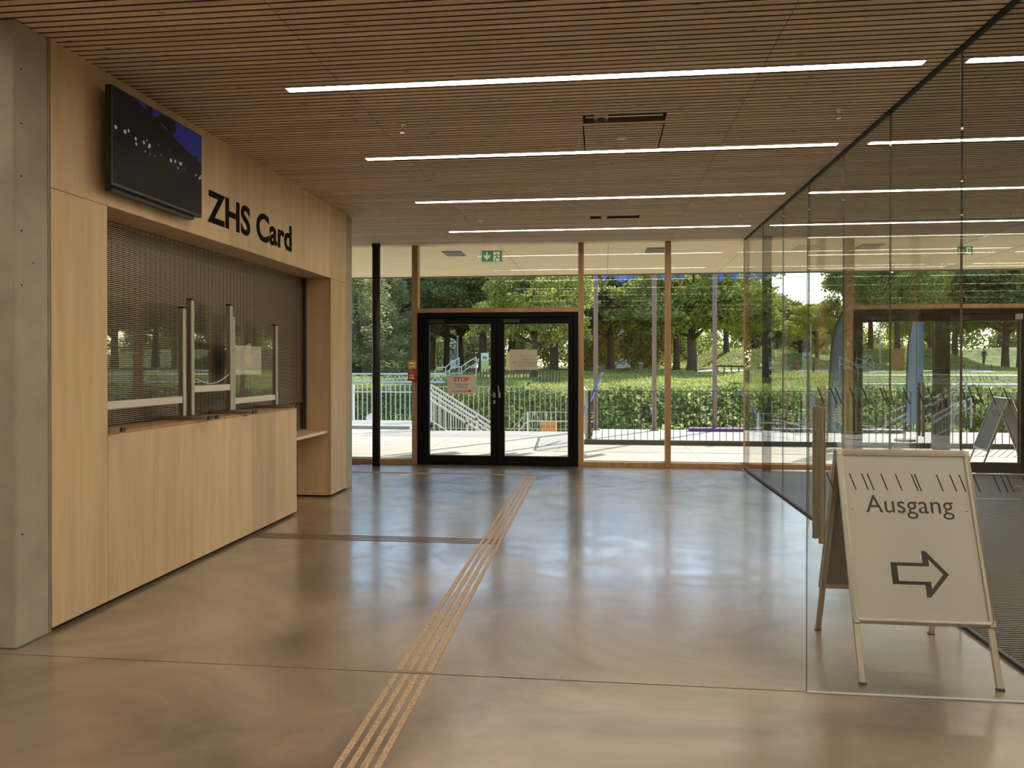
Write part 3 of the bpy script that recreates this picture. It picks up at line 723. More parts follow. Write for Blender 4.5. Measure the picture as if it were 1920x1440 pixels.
# ------------------------------------------------------------------ A-board sign
def a_board(loc, rot, lab, printed):
    t = bpy.data.objects.new('a_board_sign', None); COL.objects.link(t); tag(t, lab, 'sign')
    # built about its own origin: width along x, opening along y
    W = .60; top = 1.055
    for s in (-1, 1):                        # s=-1 is the front side
        p_top = Vector((0, s*.02, top)); p_bot = Vector((0, s*.395, 0.0))
        d = (p_bot-p_top); L = d.length; d.normalize(); nrm = Vector((0, s*abs(d.z), abs(d.y))).normalized()
        ux = Vector((1, 0, 0)) if s == -1 else Vector((-1, 0, 0)); uy = -d
        M = basis(p_top - Vector((0, 0, 0)), ux, uy)          # y=0 at top, negative downward
        if M.to_3x3().determinant() < 0: pass
        PH = .83                              # panel height along the slope
        hw = W/2+.022
        mb = MB(); 
        def q(x0, x1, y0, y1, z0, z1, mb=None):
            vs_ = [M @ Vector(v) for v in ((x0,y0,z0),(x1,y0,z0),(x1,y1,z0),(x0,y1,z0),(x0,y0,z1),(x1,y0,z1),(x1,y1,z1),(x0,y1,z1))]
            mb.add(vs_, [(0,3,2,1),(4,5,6,7),(0,1,5,4),(1,2,6,5),(2,3,7,6),(3,0,4,7)])
        fr = .030
        # frame drawn as one profile with rounded corners
        def rr(hx, y0, y1, r_):
            pts = []
            for cx, cy, a0 in ((hx-r_, y1-r_, 0), (-hx+r_, y1-r_, 90), (-hx+r_, y0+r_, 180), (hx-r_, y0+r_, 270)):
                for k in range(7): a = R(a0+15*k); pts.append((cx+r_*math.cos(a), cy+r_*math.sin(a)))
            return pts
        o_ = rr(hw, -PH-.01, .012, .03); i_ = rr(hw-fr, -PH-.01+fr, .012-fr, .004); n_ = len(o_)
        vs_ = []
        mid = rr(hw-fr*.5, -PH-.01+fr*.5, .012-fr*.5, .017); i2 = rr(hw-fr*.95, -PH-.01+fr*.95, .012-fr*.95, .005)
        rings = [(o_, -.008), (o_, .004), (mid, .0125), (i2, .010), (i_, .001), (i_, -.008)]
        for ring, z in rings: vs_ += [M @ Vector((x, y, z)) for x, y in ring]
        fs = []
        for j in range(len(rings)):
            j2 = (j+1) % len(rings)
            for k in range(n_): fs.append((j*n_+k, j*n_+(k+1) % n_, j2*n_+(k+1) % n_, j2*n_+k))
        mb.add(vs_, fs)
        fo = mb.build('snap_frame', 'alu', t, clean=True)
        cm = MB()
        for sx_, sy_ in ((-1, 1), (1, 1), (-1, 0), (1, 0)):
            cx, cy = sx_*(hw-.016), (.012-.016 if sy_ else -PH-.01+.016)
            q(cx-.0165, cx+.0165, cy-.0165, cy+.0165, -.0085, .0105, cm)
        co = cm.build('corner', 'alu', t, bevel=.006)
        pm = MB(); q(-hw+fr-.004, hw-fr+.004, -PH-.01+fr-.004, .012-fr+.004, -.006, .0005, pm)
        pm.build('poster', 'poster' if printed else 'grey_fixture', t)
        bk = MB(); q(-hw+fr-.01, hw-fr+.01, -PH-.01+fr-.01, .012-fr+.01, -.0079, -.0061, bk); bk.build('back_panel', 'grey_fixture', t)
        for sx_ in (-1, 1):
            lm = MB(); x = sx_*(hw-.018)
            vs2 = []
            q(x-.015, x+.015, -L+.012, -.02, -.027, -.0085, lm); lo_ = lm.build('leg', 'alu', t, bevel=.003)
            fm = MB(); q(x-.017, x+.017, -L+.002, -L+.016, -.029, -.0075, fm); ft = fm.build('foot', 'plastic_black', lo_)
        if s == -1 and printed:
            Mt = M @ Matrix.Translation((-.205, -.335, .0011))
            text_obj('wording', 'Ausgang', Mt, .415, .115, 'ink', t, .0006)
            M3 = M @ Matrix.Translation((-.12, -.60, .0006)); am = MB()
            out = [(0, .055), (.155, .055), (.155, .122), (.175, .122), (.27, 0), (.175, -.112), (.155, -.112), (.155, -.05), (0, -.05)]
            out = [(0.0, .052), (.15, .052), (.15, .11), (.168, .11), (.265, 0), (.168, -.11), (.15, -.11), (.15, -.052), (0.0, -.052)]
            inn = [(.03, .036), (.178, .036), (.178, .07), (.182, .066), (.238, 0), (.182, -.066), (.178, -.07), (.178, -.036), (.03, -.036)]
            k = len(out); vv = [M3 @ Vector((a, b_, z)) for z in (0, .0006) for pl in (out, inn) for a, b_ in pl]
            ff = []
            for i in range(k):
                j = (i+1) % k
                ff.append((2*k+i, 2*k+j, 3*k+j, 3*k+i)); ff.append((i, k+i, k+j, j)); ff.append((i, j, 2*k+j, 2*k+i)); ff.append((k+i, 3*k+i, 3*k+j, k+j))
            am.add(vv, ff); am.build('arrow', 'ink', t)
    hg = MB()
    for sx_ in (-.26, .26): hg.tube([(sx_-.03, 0, top-.012), (sx_+.03, 0, top-.012)], .013, 12)
    hg.build('hinge', 'chrome', t)
    st = MB(); st.bar((-.27, -.12, .78), (-.27, .12, .78), .012, .004); st.bar((.27, -.12, .78), (.27, .12, .78), .012, .004); st.build('stay', 'chrome', t)
    t.location = loc; t.rotation_euler = (0, 0, rot)
    return t
a_board((1.525, 4.15, .0), 0, 'silver easel board with the word Ausgang and an outlined arrow behind the glass door', True)
a_board((6.05, 12.45, -.045), R(82), 'grey A-board standing outside, seen edge-on through the right-hand door', False)

# ------------------------------------------------------------------ outside: terrace
mb = MB(); mb.box(-14, 16, 11.62, 15.22, -.3, -.045); mb.box(-14, -.36, 15.22, 18.05, -.3, -.045); mb.box(-14, -4.6, 18.05, 20.3, -.3, -.045)
mb.box(-.2, 16, 15.3, 18.9, -.3, -.045)
te = struct(mb.build('trim_3', 'paving'))
mb = MB()
for x in (-5.6, -3.2, -.8, 1.6, 4.0, 6.4, 8.8): mb.box(x-.004, x+.004, 11.7, 15.2, -.046, -.0445)
for y in (13.1, 14.6): mb.box(-14, 16, y-.004, y+.004, -.046, -.0445)
for x in (-5.6, -3.2, -1.6): mb.box(x-.004, x+.004, 15.3, 18.0, -.046, -.0445)
for k in range(12): mb.bar((-.1+k*.8, 15.35, -.045), (-.1+k*.8, 18.85, -.045), .008, .002)
for y in (16.2, 17.2, 18.1): mb.box(-.1, 16, y-.004, y+.004, -.046, -.0445)
mb.box(-14, -.4, 16.9, 16.94, -.046, -.0445)
mb.build('paving_joint', 'paving_joint', te)
MB().box(-6.9, -4.65, 18.3, 20.2, -.045, .03).build('ramp_slab', 'paving', te)

def railing(nm, pts, h, pitch, mat, lab, base=None, mid=None, post_w=.03, pr=.006, group='terrace railings', postend=True):
    t = thing(nm, pts[0], lab, 'railing', group)
    mb = MB(); bl = MB(); ps = MB()
    for p, q in zip(pts[:-1], pts[1:]):
        p = Vector(p); q = Vector(q); L = (Vector((q.x, q.y, 0))-Vector((p.x, p.y, 0))).length; n_ = max(2, int(L/pitch))
        up_ = Vector((0, 0, h)); mb.bar(p+up_, q+up_, .04, .012); mb.bar(p+Vector((0,0,.06)), q+Vector((0,0,.06)), .03, .01)
        if mid: mb.bar(p+Vector((0,0,mid)), q+Vector((0,0,mid)), .03, .03)
        for k in range(1, n_):
            a = p.lerp(q, k/n_); bl.bar(a+Vector((0,0,.06)), a+up_, pr*2, pr*2)
    for p in (pts if postend else pts[:1]):
        p = Vector(p); ps.bar(p, p+Vector((0,0,h+.005)), post_w, post_w)
    mb.build('rail', mat, t); bl.build('balusters', mat, t); ps.build('post', mat, t)
    return t
railing('railing', [(-.24, 15.36, -.045), (4.7, 15.36, -.045), (9.6, 15.36, -.045), (14, 15.36, -.045)], 1.05, .125, 'railing_dark', 'dark steel railing running right along the recessed terrace edge', post_w=.05, pr=.006)
MB_ = MB().box(-.34, 14, 15.23, 15.29, -.3, .045).build('kerb', 'paving_dark'); tag(MB_, 'low dark kerb under the dark railing', 'kerb')
railing('railing', [(-.30, 15.45, -.045), (-.42, 17.95, -.045)], 1.05, .125, 'railing_grey', 'short pale railing running outward at the corner of the dark railing', post_w=.04)
railing('railing', [(-4.35, 17.98, -.045), (-.46, 17.98, -.045)], 1.05, .118, 'railing_grey', 'pale grey railing along the terrace edge seen through the double door', pr=.007)
railing('railing', [(-4.6, 20.2, -.045), (-6.7, 20.2, -.045), (-9.5, 18.6, -.045)], 1.05, .13, 'white_metal', 'white railing with a thick middle rail at the left terrace corner', mid=.84, post_w=.07, pr=.008)
# stair flight behind the pale railing
st = thing('outdoor_stair', (-3, 19.2, -2), 'pale outdoor stair descending right behind the terrace railing', 'stairs')
mb = MB()
for k in range(12): x = -4.5+k*.29; mb.box(x, x+.29, 18.6, 20.0, -2.6, -.06-(k+1)*.165)
mb.build('steps', 'paving', st)
for yy in (18.55, 20.0):
    mb = MB(); a = Vector((-4.5, yy, 1.0)); b_ = Vector((-1.1, yy, -1.1)); mb.bar(a, b_, .04, .04); mb.bar(a-Vector((0,0,.14)), b_-Vector((0,0,.14)), .05, .05); mb.bar(a-Vector((0,0,.95)), b_-Vector((0,0,.95)), .04, .03)
    for k in range(26): p = a.lerp(b_, k/25); mb.bar(p, p-Vector((0,0,.95)), .016)
    for k in (0, 9, 18): p = a.lerp(b_, k/25); mb.bar(p, p-Vector((0,0,1.0)), .05)
    mb.build('banister', 'white_metal', st)
mb = MB(); mb.box(-3.0, .2, 20.3, 22.6, -1.1, -.8); tag(mb.build('stair_landing', 'paving'), 'pale concrete landing below the terrace', 'landing')
railing('railing', [(-2.75, 21.9, -1.5), (-2.1, 21.9, -.8), (-.2, 21.9, -.8)], .98, .13, 'white_metal', 'low white railing on the landing behind the right door leaf', mid=.72, group='terrace railings', post_w=.05)
# crates on the landing
cr0 = None
for k, (z, lab) in enumerate([(-.8, 'lower orange crate on the landing behind the railing'), (-.41, 'upper orange crate on the landing behind the railing')]):
    if cr0 is None:
        cr0 = o = thing('crate', (-1.42, 20.9, z), lab, 'crate', 'orange crates')
        mb = MB(); mb.box(-1.62, -1.22, 20.7, 21.1, z, z+.02); mb.box(-1.62, -1.60, 20.7, 21.1, z+.02, z+.375); mb.box(-1.24, -1.22, 20.7, 21.1, z+.02, z+.375)
        mb.box(-1.6, -1.24, 20.7, 20.72, z+.02, z+.375); mb.box(-1.6, -1.24, 21.08, 21.1, z+.02, z+.375); mb.build('body', 'orange', o, bevel=.004)
        MB().box(-1.63, -1.21, 20.69, 20.70, z+.30, z+.385).build('rim', 'sign_orange', o)
    else:
        o = copy_tree(cr0); o.location = (-1.42, 20.9, z); o['label'] = lab
# white dome on left
t = MB().sphere((-6.35, 20.9, .02), .2, .8, 18).build('round_lid', 'white', smooth=True); tag(t, 'white rounded lid behind the left white railing', 'lid')
mb = MB(); mb.box(-6.8, -5.8, 20.4, 21.4, -.4, -.12); tag(mb.build('lid_plinth', 'paving'), 'pale plinth under the white rounded lid', 'plinth')

# white lattice beams on the slope
def lattice(x0, x1, y, z0, z1, lab, y1=None):
    y1 = y1 or y
    t = thing('lattice_beam', (x0, y, z0), lab, 'lattice beam', 'white lattice beams')
    p0 = Vector((x0, y, 0)); p1 = Vector((x1, y1, 0)); n_ = int((x1-x0)/.22)
    mb = MB(); 
    for dy in (0, .3):
        for z in (z0, z1): mb.tube([(x0, y+dy, z), (x1, y1+dy, z)], .03, 8)
    mb.build('chord', 'white_metal', t)
    mb = MB()
    for k in range(n_):
        a = p0.lerp(p1, k/n_); b_ = p0.lerp(p1, (k+1)/n_); za, zb = (z0, z1) if k % 2 else (z1, z0)
        mb.tube([(a.x, a.y, za), (b_.x, b_.y, zb)], .014, 6); mb.tube([(a.x, a.y, z1), (b_.x, b_.y+.3, z1)], .012, 6); mb.tube([(a.x, a.y+.3, zb), (b_.x, b_.y+.3, za)], .014, 6)
    mb.build('lacing', 'white_metal', t)
    mb = MB()
    for k in range(int((x1-x0)/3)+1): x = x0+.2+k*3; mb.tube([(x, y+.15, .1), (x, y+.15, z0)], .035, 8)
    mb.build('stand', 'white_metal', t)
lattice(-14, px2x(831, 27.5), 27.5, .90, 1.20, 'white lattice beam on the slope left of the double door')
lattice(8.4, 20, 27.5, .86, 1.16, 'white lattice beam on the slope behind the glass partition')

# terrain ------------------------------------------------------------------
def gz(x, y):
    kp = [(15, -2.6), (20.4, -2.4), (21.5, -1.8), (26, .25), (28, .62), (31, .90), (36, 1.06), (45, 1.18), (60, 1.25), (90, 1.28), (260, 1.3)]
    z = kp[-1][1]
    for (a, za), (b_, zb) in zip(kp[:-1], kp[1:]):
        if y < b_:
            u = max(0, (y-a)/(b_-a)); z = za+(zb-za)*u; break
    for mx_, my_, h_, rx_, ry_ in ((11.5, 62, 1.55, 5.0, 5), (22.5, 62, 1.6, 4.5, 5), (17.5, 76, 1.35, 8, 6), (52, 104, 3.0, 13, 9)):
        z += h_*math.exp(-(((x-mx_)/rx_)**4 + ((y-my_)/ry_)**2))
    if x > 1.5 and 24 < y < 46: z += .12*math.exp(-((y-31)/5)**2)*min(1, (x-1.5)/5)
    z += .05*math.sin(x*.9+y*.4)*min(1, max(0, (y-22)/6)) + .03*math.sin(x*2.3-y*1.1)*min(1, max(0, (y-22)/6))
    return z
xs = np.concatenate([np.linspace(-60, -14, 24)[:-1], np.linspace(-14, 26, 110)[:-1], np.linspace(26, 90, 34)])
ysn = np.concatenate([np.linspace(15.2, 46, 90)[:-1], np.linspace(46, 100, 70)[:-1], np.linspace(100, 240, 16)])
V = [(x, y, gz(x, y)) for y in ysn for x in xs]; nx = len(xs)
F = [(j*nx+i, j*nx+i+1, (j+1)*nx+i+1, (j+1)*nx+i) for j in range(len(ysn)-1) for i in range(nx-1)]
F = [f for f in F if not (V[f[0]][1] < 20.3)]
mb = MB(); mb.add(V, F); lawn = mb.build('trim_4', 'lawn', smooth=True); struct(lawn)
# path
mb = MB(); pv = []; n_ = 70
def pathy(x): return 47.5 + .0*x - (.045*max(0, x-6))*10*.25
for i in range(n_+1):
    x = -45+90*i/n_; yc = pathy(x); hw = 1.6+.25*max(0, min(8, x-2))
    for y in (yc-hw, yc+hw): pv.append((x, y, gz(x, y)+.03))
mb.add(pv, [(2*i, 2*i+2, 2*i+3, 2*i+1) for i in range(n_)]); struct(mb.build('trim_5', 'path'))

# leaf scatter ------------------------------------------------------------------
rng = np.random.default_rng(3)
def leaf_quads(pts, size, flat=0.0):
    """folded leaf quads around pts"""
    n_ = len(pts); a = rng.normal(size=(n_, 3)); a[:, 2] *= (1-flat*.7); a /= np.linalg.norm(a, axis=1)[:, None]
    b_ = rng.normal(size=(n_, 3)); b_[:, 2] *= (1-flat); b_ -= (b_*a).sum(1)[:, None]*a; b_ /= np.linalg.norm(b_, axis=1)[:, None]
    s = size*(.6+.8*rng.random(n_))[:, None]; c = np.cross(a, b_)
    P = np.empty((n_, 4, 3)); P[:, 0] = pts-a*s; P[:, 1] = pts+b_*s*.55+c*s*.12; P[:, 2] = pts+a*s; P[:, 3] = pts-b_*s*.55+c*s*.12
    return P.reshape(-1, 3)
def quad_mesh(name, P, mat, parent=None, extra=None):
    n_ = len(P)//4; me = bpy.data.meshes.new(name)
    me.vertices.add(len(P)); me.vertices.foreach_set('co', P.ravel().astype(np.float32))
    me.loops.add(4*n_); me.loops.foreach_set('vertex_index', np.arange(4*n_, dtype=np.int32))
    me.polygons.add(n_); me.polygons.foreach_set('loop_start', np.arange(0, 4*n_, 4, dtype=np.int32))
    me.polygons.foreach_set('loop_total', np.full(n_, 4, dtype=np.int32))
    me.update(calc_edges=True); me.validate(); me.materials.append(MATS[mat])
    o = bpy.data.objects.new(name, me); COL.objects.link(o)
    if parent: o.parent = parent
    return o
def blob(c, r_, n_):
    d = rng.normal(size=(n_, 3)); d /= np.linalg.norm(d, axis=1)[:, None]
    rad = (rng.random(n_)**.45)[:, None]
    return np.array(c)+d*rad*np.array(r_)
# prototypes of trees (crown radius 1 unit scale handled per object)
def make_tree(kind, seed):
    rnd = random.Random(seed)
    root = bpy.data.objects.new('tree', None); COL.objects.link(root)
    mb = MB()
    if kind == 'conifer':
        mb.tube([(0, 0, -.3), (0, 0, 3), (0.1, 0, 9.5)], [.22, .16, .03], 8)
        pts = []
        for k in range(260):
            z = .3+9.4*rnd.random()**1.05; rr = 2.3*(1-z/10.3)**.62+.1; a = rnd.random()*6.283; r2 = rr*(.45+.55*rnd.random())
            pts.append(blob((r2*math.cos(a), r2*math.sin(a), z), (.38, .38, .55), 85))
        P = leaf_quads(np.concatenate(pts), .075); mat = 'leaf_conifer'
    else:
        top = 11.0; fork = 2.0+.5*rnd.random()
        mb.tube([(0, 0, -.4), (0, 0, .15), (.04, 0, .9), (-.03, .02, fork), (.1, .1, fork+2.2), (0, .2, 6.8)], [.42, .30, .25, .21, .13, .04], 12)
        limbs = []
        nb = 9
        for k in range(nb):
            a = 6.283*k/nb+rnd.uniform(-.3, .3); z0 = fork-.2+rnd.random()*2.0; L = rnd.uniform(2.6, 4.4); up_ = rnd.uniform(.25, .9)
            p0 = Vector((0, 0, z0)); p1 = p0+Vector((math.cos(a)*L*.45, math.sin(a)*L*.45, L*.3*up_+.2)); p2 = p0+Vector((math.cos(a+.2)*L, math.sin(a+.2)*L, L*up_*.6+.3))
            mb.tube([p0, p1, p2], [.13, .08, .025], 7); limbs += [p1, p2]
            for j in range(3):
                q = p1.lerp(p2, rnd.random()); e_ = q+Vector((rnd.uniform(-1.2, 1.2), rnd.uniform(-1.2, 1.2), rnd.uniform(-.1, 1.1))); mb.tube([q, e_], [.035, .01], 5); limbs.append(e_)
        pts = []
        for p in limbs: pts.append(blob(tuple(p), (1.0, 1.0, .55), 330))
        for k in range(62):
            a = rnd.random()*6.283; zz = rnd.random(); z = fork+.9+4.9*zz; rr = 4.4*math.sqrt(max(.05, 1-((zz-.35)/.68)**2)); r2 = rr*(.5+.5*rnd.random())
            pts.append(blob((r2*math.cos(a), r2*math.sin(a), z+rnd.uniform(-.3, .3)), (1.05, 1.05, .5), 300))
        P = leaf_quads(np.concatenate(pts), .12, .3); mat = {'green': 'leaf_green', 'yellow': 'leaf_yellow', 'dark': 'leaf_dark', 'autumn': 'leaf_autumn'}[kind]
    mb.build('trunk', 'trunk', root, smooth=True)
    quad_mesh('foliage', P, mat, root)
    return root
TREES = [  # kind, px of trunk, distance, scale xy, scale z, label
 ('conifer', 668, 37, 1.25, 1.15, 'tall shaggy conifer at the left edge of the window front'),
 ('conifer', 722, 41, .95, .72, 'lower pointed conifer just right of the slim black column'),
 ('conifer', 640, 44, 1.3, 1.2, 'tall conifer half hidden by the concrete pier at the left'),
 ('yellow', 758, 56, 1.15, 1.30, 'sunlit yellow-green tree left of the double door'),
 ('dark', 748, 50, .9, .85, 'dark tree with deep shade below the yellow-green one'),
 ('autumn', 862, 50, .95, 1.10, 'tree turning orange above the left door leaf'),
 ('green', 812, 57, 1.0, 1.15, 'olive green tree behind the upper left corner of the door'),
 ('dark', 838, 48, .8, .75, 'dark tree in the left door leaf above the bent handrails'),
 ('dark', 905, 46, 1.0, .95, 'dense dark tree behind the middle of the double door'),
 ('dark', 960, 54, 1.2, 1.3, 'tall dark tree above the centre of the double door'),
 ('green', 1002, 35, .62, .95, 'near tree whose trunk foot shows below the mirrored notice'),
 ('dark', 1038, 46, 1.05, 1.15, 'thick trunked dark tree in the right door leaf'),
 ('dark', 1078, 60, 1.2, 1.25, 'dark tree behind the right door jamb'),
 ('yellow', 1145, 50, .95, 1.0, 'yellow-green tree with straight brown trunk right of the door'),
 ('green', 1190, 62, 1.1, 1.25, 'green tree standing behind the first two flagpoles'),
 ('yellow', 1228, 70, 1.0, .85, 'pale yellow tree far behind the middle flagpole'),
 ('green', 1268, 52, .85, .95, 'green tree with thin trunk beside the big forked tree'),
 ('green', 1297, 43, 1.05, 1.15, 'big tree with thick forked trunk left of the right flagpole'),
 ('green', 1362, 60, .78, 1.15, 'broad green tree above the first grass mound'),
 ('yellow', 1412, 72, .6, .6, 'bright green tree low behind the dark column'),
 ('dark', 1455, 82, 1.0, .62, 'low dark tree behind the grass mound, left of the sky gap'),
 ('green', 1500, 84, 1.0, .60, 'low green tree under the open patch of sky'),
 ('yellow', 1532, 68, .62, .50, 'small bright bushy tree left of the blue feather flag'),
 ('green', 1632, 66, .85, 1.12, 'tall green tree above the blue feather flag'),
 ('green', 1682, 60, .80, .98, 'tree with slim trunk on the sunlit mound behind the partition'),
 ('yellow', 1745, 78, 1.1, .85, 'light green tree behind the second double door'),
 ('dark', 1790, 74, 1.1, .95, 'dark green tree right of the light blue banner'),
 ('green', 1885, 66, 1.1, 1.12, 'broad green tree above the right leaf of the second door'),
 ('dark', 1915, 60, 1.2, 1.2, 'dark tree at the right edge of the photo'),
 ('green', 2010, 58, 1.2, 1.2, 'green tree beyond the right edge of the view'),
 ('dark', 560, 50, 1.3, 1.3, 'dark tree beyond the left wall'),
 ('dark', 2140, 62, 1.2, 1.2, 'dark tree far outside the view on the right, nearest the edge'),
 ('green', 2290, 56, 1.2, 1.2, 'green tree far outside the view on the right'),
 ('yellow', 2460, 60, 1.2, 1.2, 'yellow-green tree far outside the view on the right'),
 ('dark', 400, 52, 1.3, 1.3, 'dark tree far outside the view on the left'),
]
tp = {}
cnt = {}
for kind, px, Y, sxy, sz, lab in TREES:
    k = cnt.get(kind, 0) % 2; cnt[kind] = cnt.get(kind, 0)+1
    if (kind, k) not in tp: o = tp[(kind, k)] = make_tree(kind, 11+7*k+len(kind))
    else: o = copy_tree(tp[(kind, k)])
    cap = (.152*Y+.2)*(.90+.2*rng.random())
    sz = min(sz, cap/10) if kind == 'conifer' else min(sz*1.3, cap/8.4)
    x = px2x(px, Y); o.location = (x, Y, gz(x, Y)-.05); o.scale = (sxy, sxy, sz); o.rotation_euler = (0, 0, rng.random()*6.28)
    tag(o, lab, 'tree', 'park trees')
# hedge / far bushes band closing gaps under the crowns
def bush(px, Y, w_, h_, mat, lab):
    x = px2x(px, Y); z = gz(x, Y); pts = []
    for k in range(36):
        pts.append(blob((x+rng.uniform(-w_/2, w_/2), Y+rng.uniform(-.8, .8), z+rng.uniform(.1, .85)*h_), (.6, .6, .5*h_/2), 150))
    o = quad_mesh('bush', leaf_quads(np.concatenate(pts), .12), mat); tag(o, lab, 'bush', 'bushes behind the lawn')
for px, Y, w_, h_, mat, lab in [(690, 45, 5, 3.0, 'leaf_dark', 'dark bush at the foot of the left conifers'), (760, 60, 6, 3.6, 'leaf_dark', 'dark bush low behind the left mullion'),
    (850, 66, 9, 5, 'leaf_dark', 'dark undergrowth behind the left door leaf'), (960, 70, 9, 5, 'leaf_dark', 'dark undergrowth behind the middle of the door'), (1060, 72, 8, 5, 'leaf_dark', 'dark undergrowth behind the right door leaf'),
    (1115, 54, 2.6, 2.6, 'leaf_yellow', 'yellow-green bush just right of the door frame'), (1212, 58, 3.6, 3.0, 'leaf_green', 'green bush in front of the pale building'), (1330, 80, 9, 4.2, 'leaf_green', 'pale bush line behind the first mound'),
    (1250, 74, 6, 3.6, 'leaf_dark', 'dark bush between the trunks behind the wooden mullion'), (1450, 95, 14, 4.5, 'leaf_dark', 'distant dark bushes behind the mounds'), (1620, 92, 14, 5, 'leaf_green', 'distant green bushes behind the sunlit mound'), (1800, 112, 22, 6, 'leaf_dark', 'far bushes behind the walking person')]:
    bush(px, Y, w_, h_, mat, lab)

# distant belt of trees that closes the horizon
for k in range(11):
    x = -62+k*13.5; Y = 118+rng.uniform(-6, 6); z = gz(x, Y); h_ = 8.5 if k < 5 else 5.6
    pts = [blob((x+rng.uniform(-8, 8), Y+rng.uniform(-2, 2), z+rng.uniform(.05, .9)*h_), (1.5, 1.2, 1.2), 110) for _ in range(60)]
    o = quad_mesh('tree_belt', leaf_quads(np.concatenate(pts), .24), 'leaf_dark' if k % 2 else 'leaf_green')
    tag(o, 'distant green thicket on the horizon far behind the park trees', 'tree', 'distant tree belt')

# ivy on the embankment and grass blades on the lawn
n_ = 62000; X_ = rng.uniform(-11, 20, n_); Y_ = 20.5+rng.random(n_)**1.0*6.8
keep = (X_ > .3) | (Y_ > 22.8) ; X_, Y_ = X_[keep], Y_[keep]
Z_ = np.array([gz(x, y) for x, y in zip(X_, Y_)])+rng.random(len(X_))*.22*(1+.8*np.sin(X_*1.7)*np.sin(Y_*1.9))
iv = quad_mesh('ivy', leaf_quads(np.stack([X_, Y_, Z_], 1), .07, .2), 'leaf_ivy'); tag(iv, 'dense ivy leaves covering the embankment below the lawn', 'ivy', None, 'stuff')
n_ = 15000; X_ = 1+13*rng.random(n_)**.9; Y_ = 20.8+rng.random(n_)*6.2  # second ivy scatter on the right, its paler colour stands in for sunlight
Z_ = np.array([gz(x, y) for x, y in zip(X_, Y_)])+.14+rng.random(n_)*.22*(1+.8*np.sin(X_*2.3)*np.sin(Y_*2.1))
sel = (np.sin(X_*3.1+Y_)*np.sin(Y_*2.7-X_) > -.35); tag(quad_mesh('ivy_sun_tint', leaf_quads(np.stack([X_, Y_, Z_], 1)[sel], .075, .1), 'leaf_ivy_sun_tint'), 'pale ivy leaves with sunlight put into their colour on the right of the embankment', 'ivy_sun_tint', None, 'stuff')
def blades(n_, x0, x1, y0, y1, hgt, wd):
    X_ = rng.uniform(x0, x1, n_); Y_ = rng.uniform(y0, y1, n_); ok = ~((np.abs(Y_-47.5) < 2.4) | ((X_ > 5) & (Y_ > 41) & (Y_ < 50)))
    X_, Y_ = X_[ok], Y_[ok]; Z_ = np.array([gz(x, y) for x, y in zip(X_, Y_)]); m_ = len(X_)
    hh = hgt*(.4+rng.random(m_)); a = rng.random(m_)*6.28; dx = np.cos(a)*wd; dy = np.sin(a)*wd; lx = rng.normal(size=m_)*hgt*.4; ly = rng.normal(size=m_)*hgt*.4
    P = np.empty((m_, 4, 3)); P[:, 0] = np.stack([X_-dx, Y_-dy, Z_-.02], 1); P[:, 1] = np.stack([X_+dx, Y_+dy, Z_-.02], 1)
    P[:, 2] = np.stack([X_+lx+dx*.3, Y_+ly+dy*.3, Z_+hh], 1); P[:, 3] = np.stack([X_+lx-dx*.3, Y_+ly-dy*.3, Z_+hh], 1); return P.reshape(-1, 3)
P = np.concatenate([blades(26000, -14, 20, 26, 34, .06, .03), blades(20000, -14, 26, 34, 46, .06, .035), blades(16000, 2, 38, 54, 72, .09, .05)])
tag(quad_mesh('lawn_grass', P, 'grass_blade'), 'short sunlit grass on the lawn and mounds', 'grass', None, 'stuff')

# flagpoles and flags
fp0 = None
fl_lab = ['leftmost', 'middle', 'rightmost']
for i, (x, fx0, fx1) in enumerate(((-.14, .02, .85), (1.25, 1.33, 1.95), (2.66, 2.75, 3.25))):
    y = 18.6; lab = '%s of the three brown flagpoles on the terrace edge' % fl_lab[i]
    if fp0 is None:
        fp0 = o = thing('flagpole', (x, y, -.045), lab, 'flagpole', 'flagpoles')
        MB().tube([(x, y, -.045), (x, y, 8)], [.055, .045], 16).build('pole', 'pole', o, smooth=True)
        MB().box(x-.1, x+.1, y-.1, y+.1, -.045, -.02).build('base_plate', 'pole', o)
        MB().sphere((x, y, 8.03), .07).build('finial', 'white_metal', o, smooth=True)
    else:
        o = copy_tree(fp0); o.location = (x, y, -.045); o['label'] = lab
    # hanging flag: folded cloth
    nu, nv = 26, 20; vs_ = []
    for a in range(nu+1):
        for b_ in range(nv+1):
            u = a/nu; v = b_/nv; zb = 3.50+.08*math.sin(u*9+i*2)+.10*abs(math.sin(u*4+i))
            vs_.append((fx0+(fx1-fx0)*u+.03*math.sin(v*3+i), y+.12*math.sin(u*(13+2*i)+v*1.5)*(.4+.6*u), 6.6+(zb-6.6)*v))
    fs = [(a*(nv+1)+b_, (a+1)*(nv+1)+b_, (a+1)*(nv+1)+b_+1, a*(nv+1)+b_+1) for a in range(nu) for b_ in range(nv)]
    mb = MB(); mb.add(vs_, fs); f2 = mb.build('flag', 'flag_blue', smooth=True); sm = f2.modifiers.new('solid', 'SOLIDIFY'); sm.thickness = .003
    tag(f2, 'blue flag hanging from the %s flagpole' % fl_lab[i], 'flag', 'blue flags')
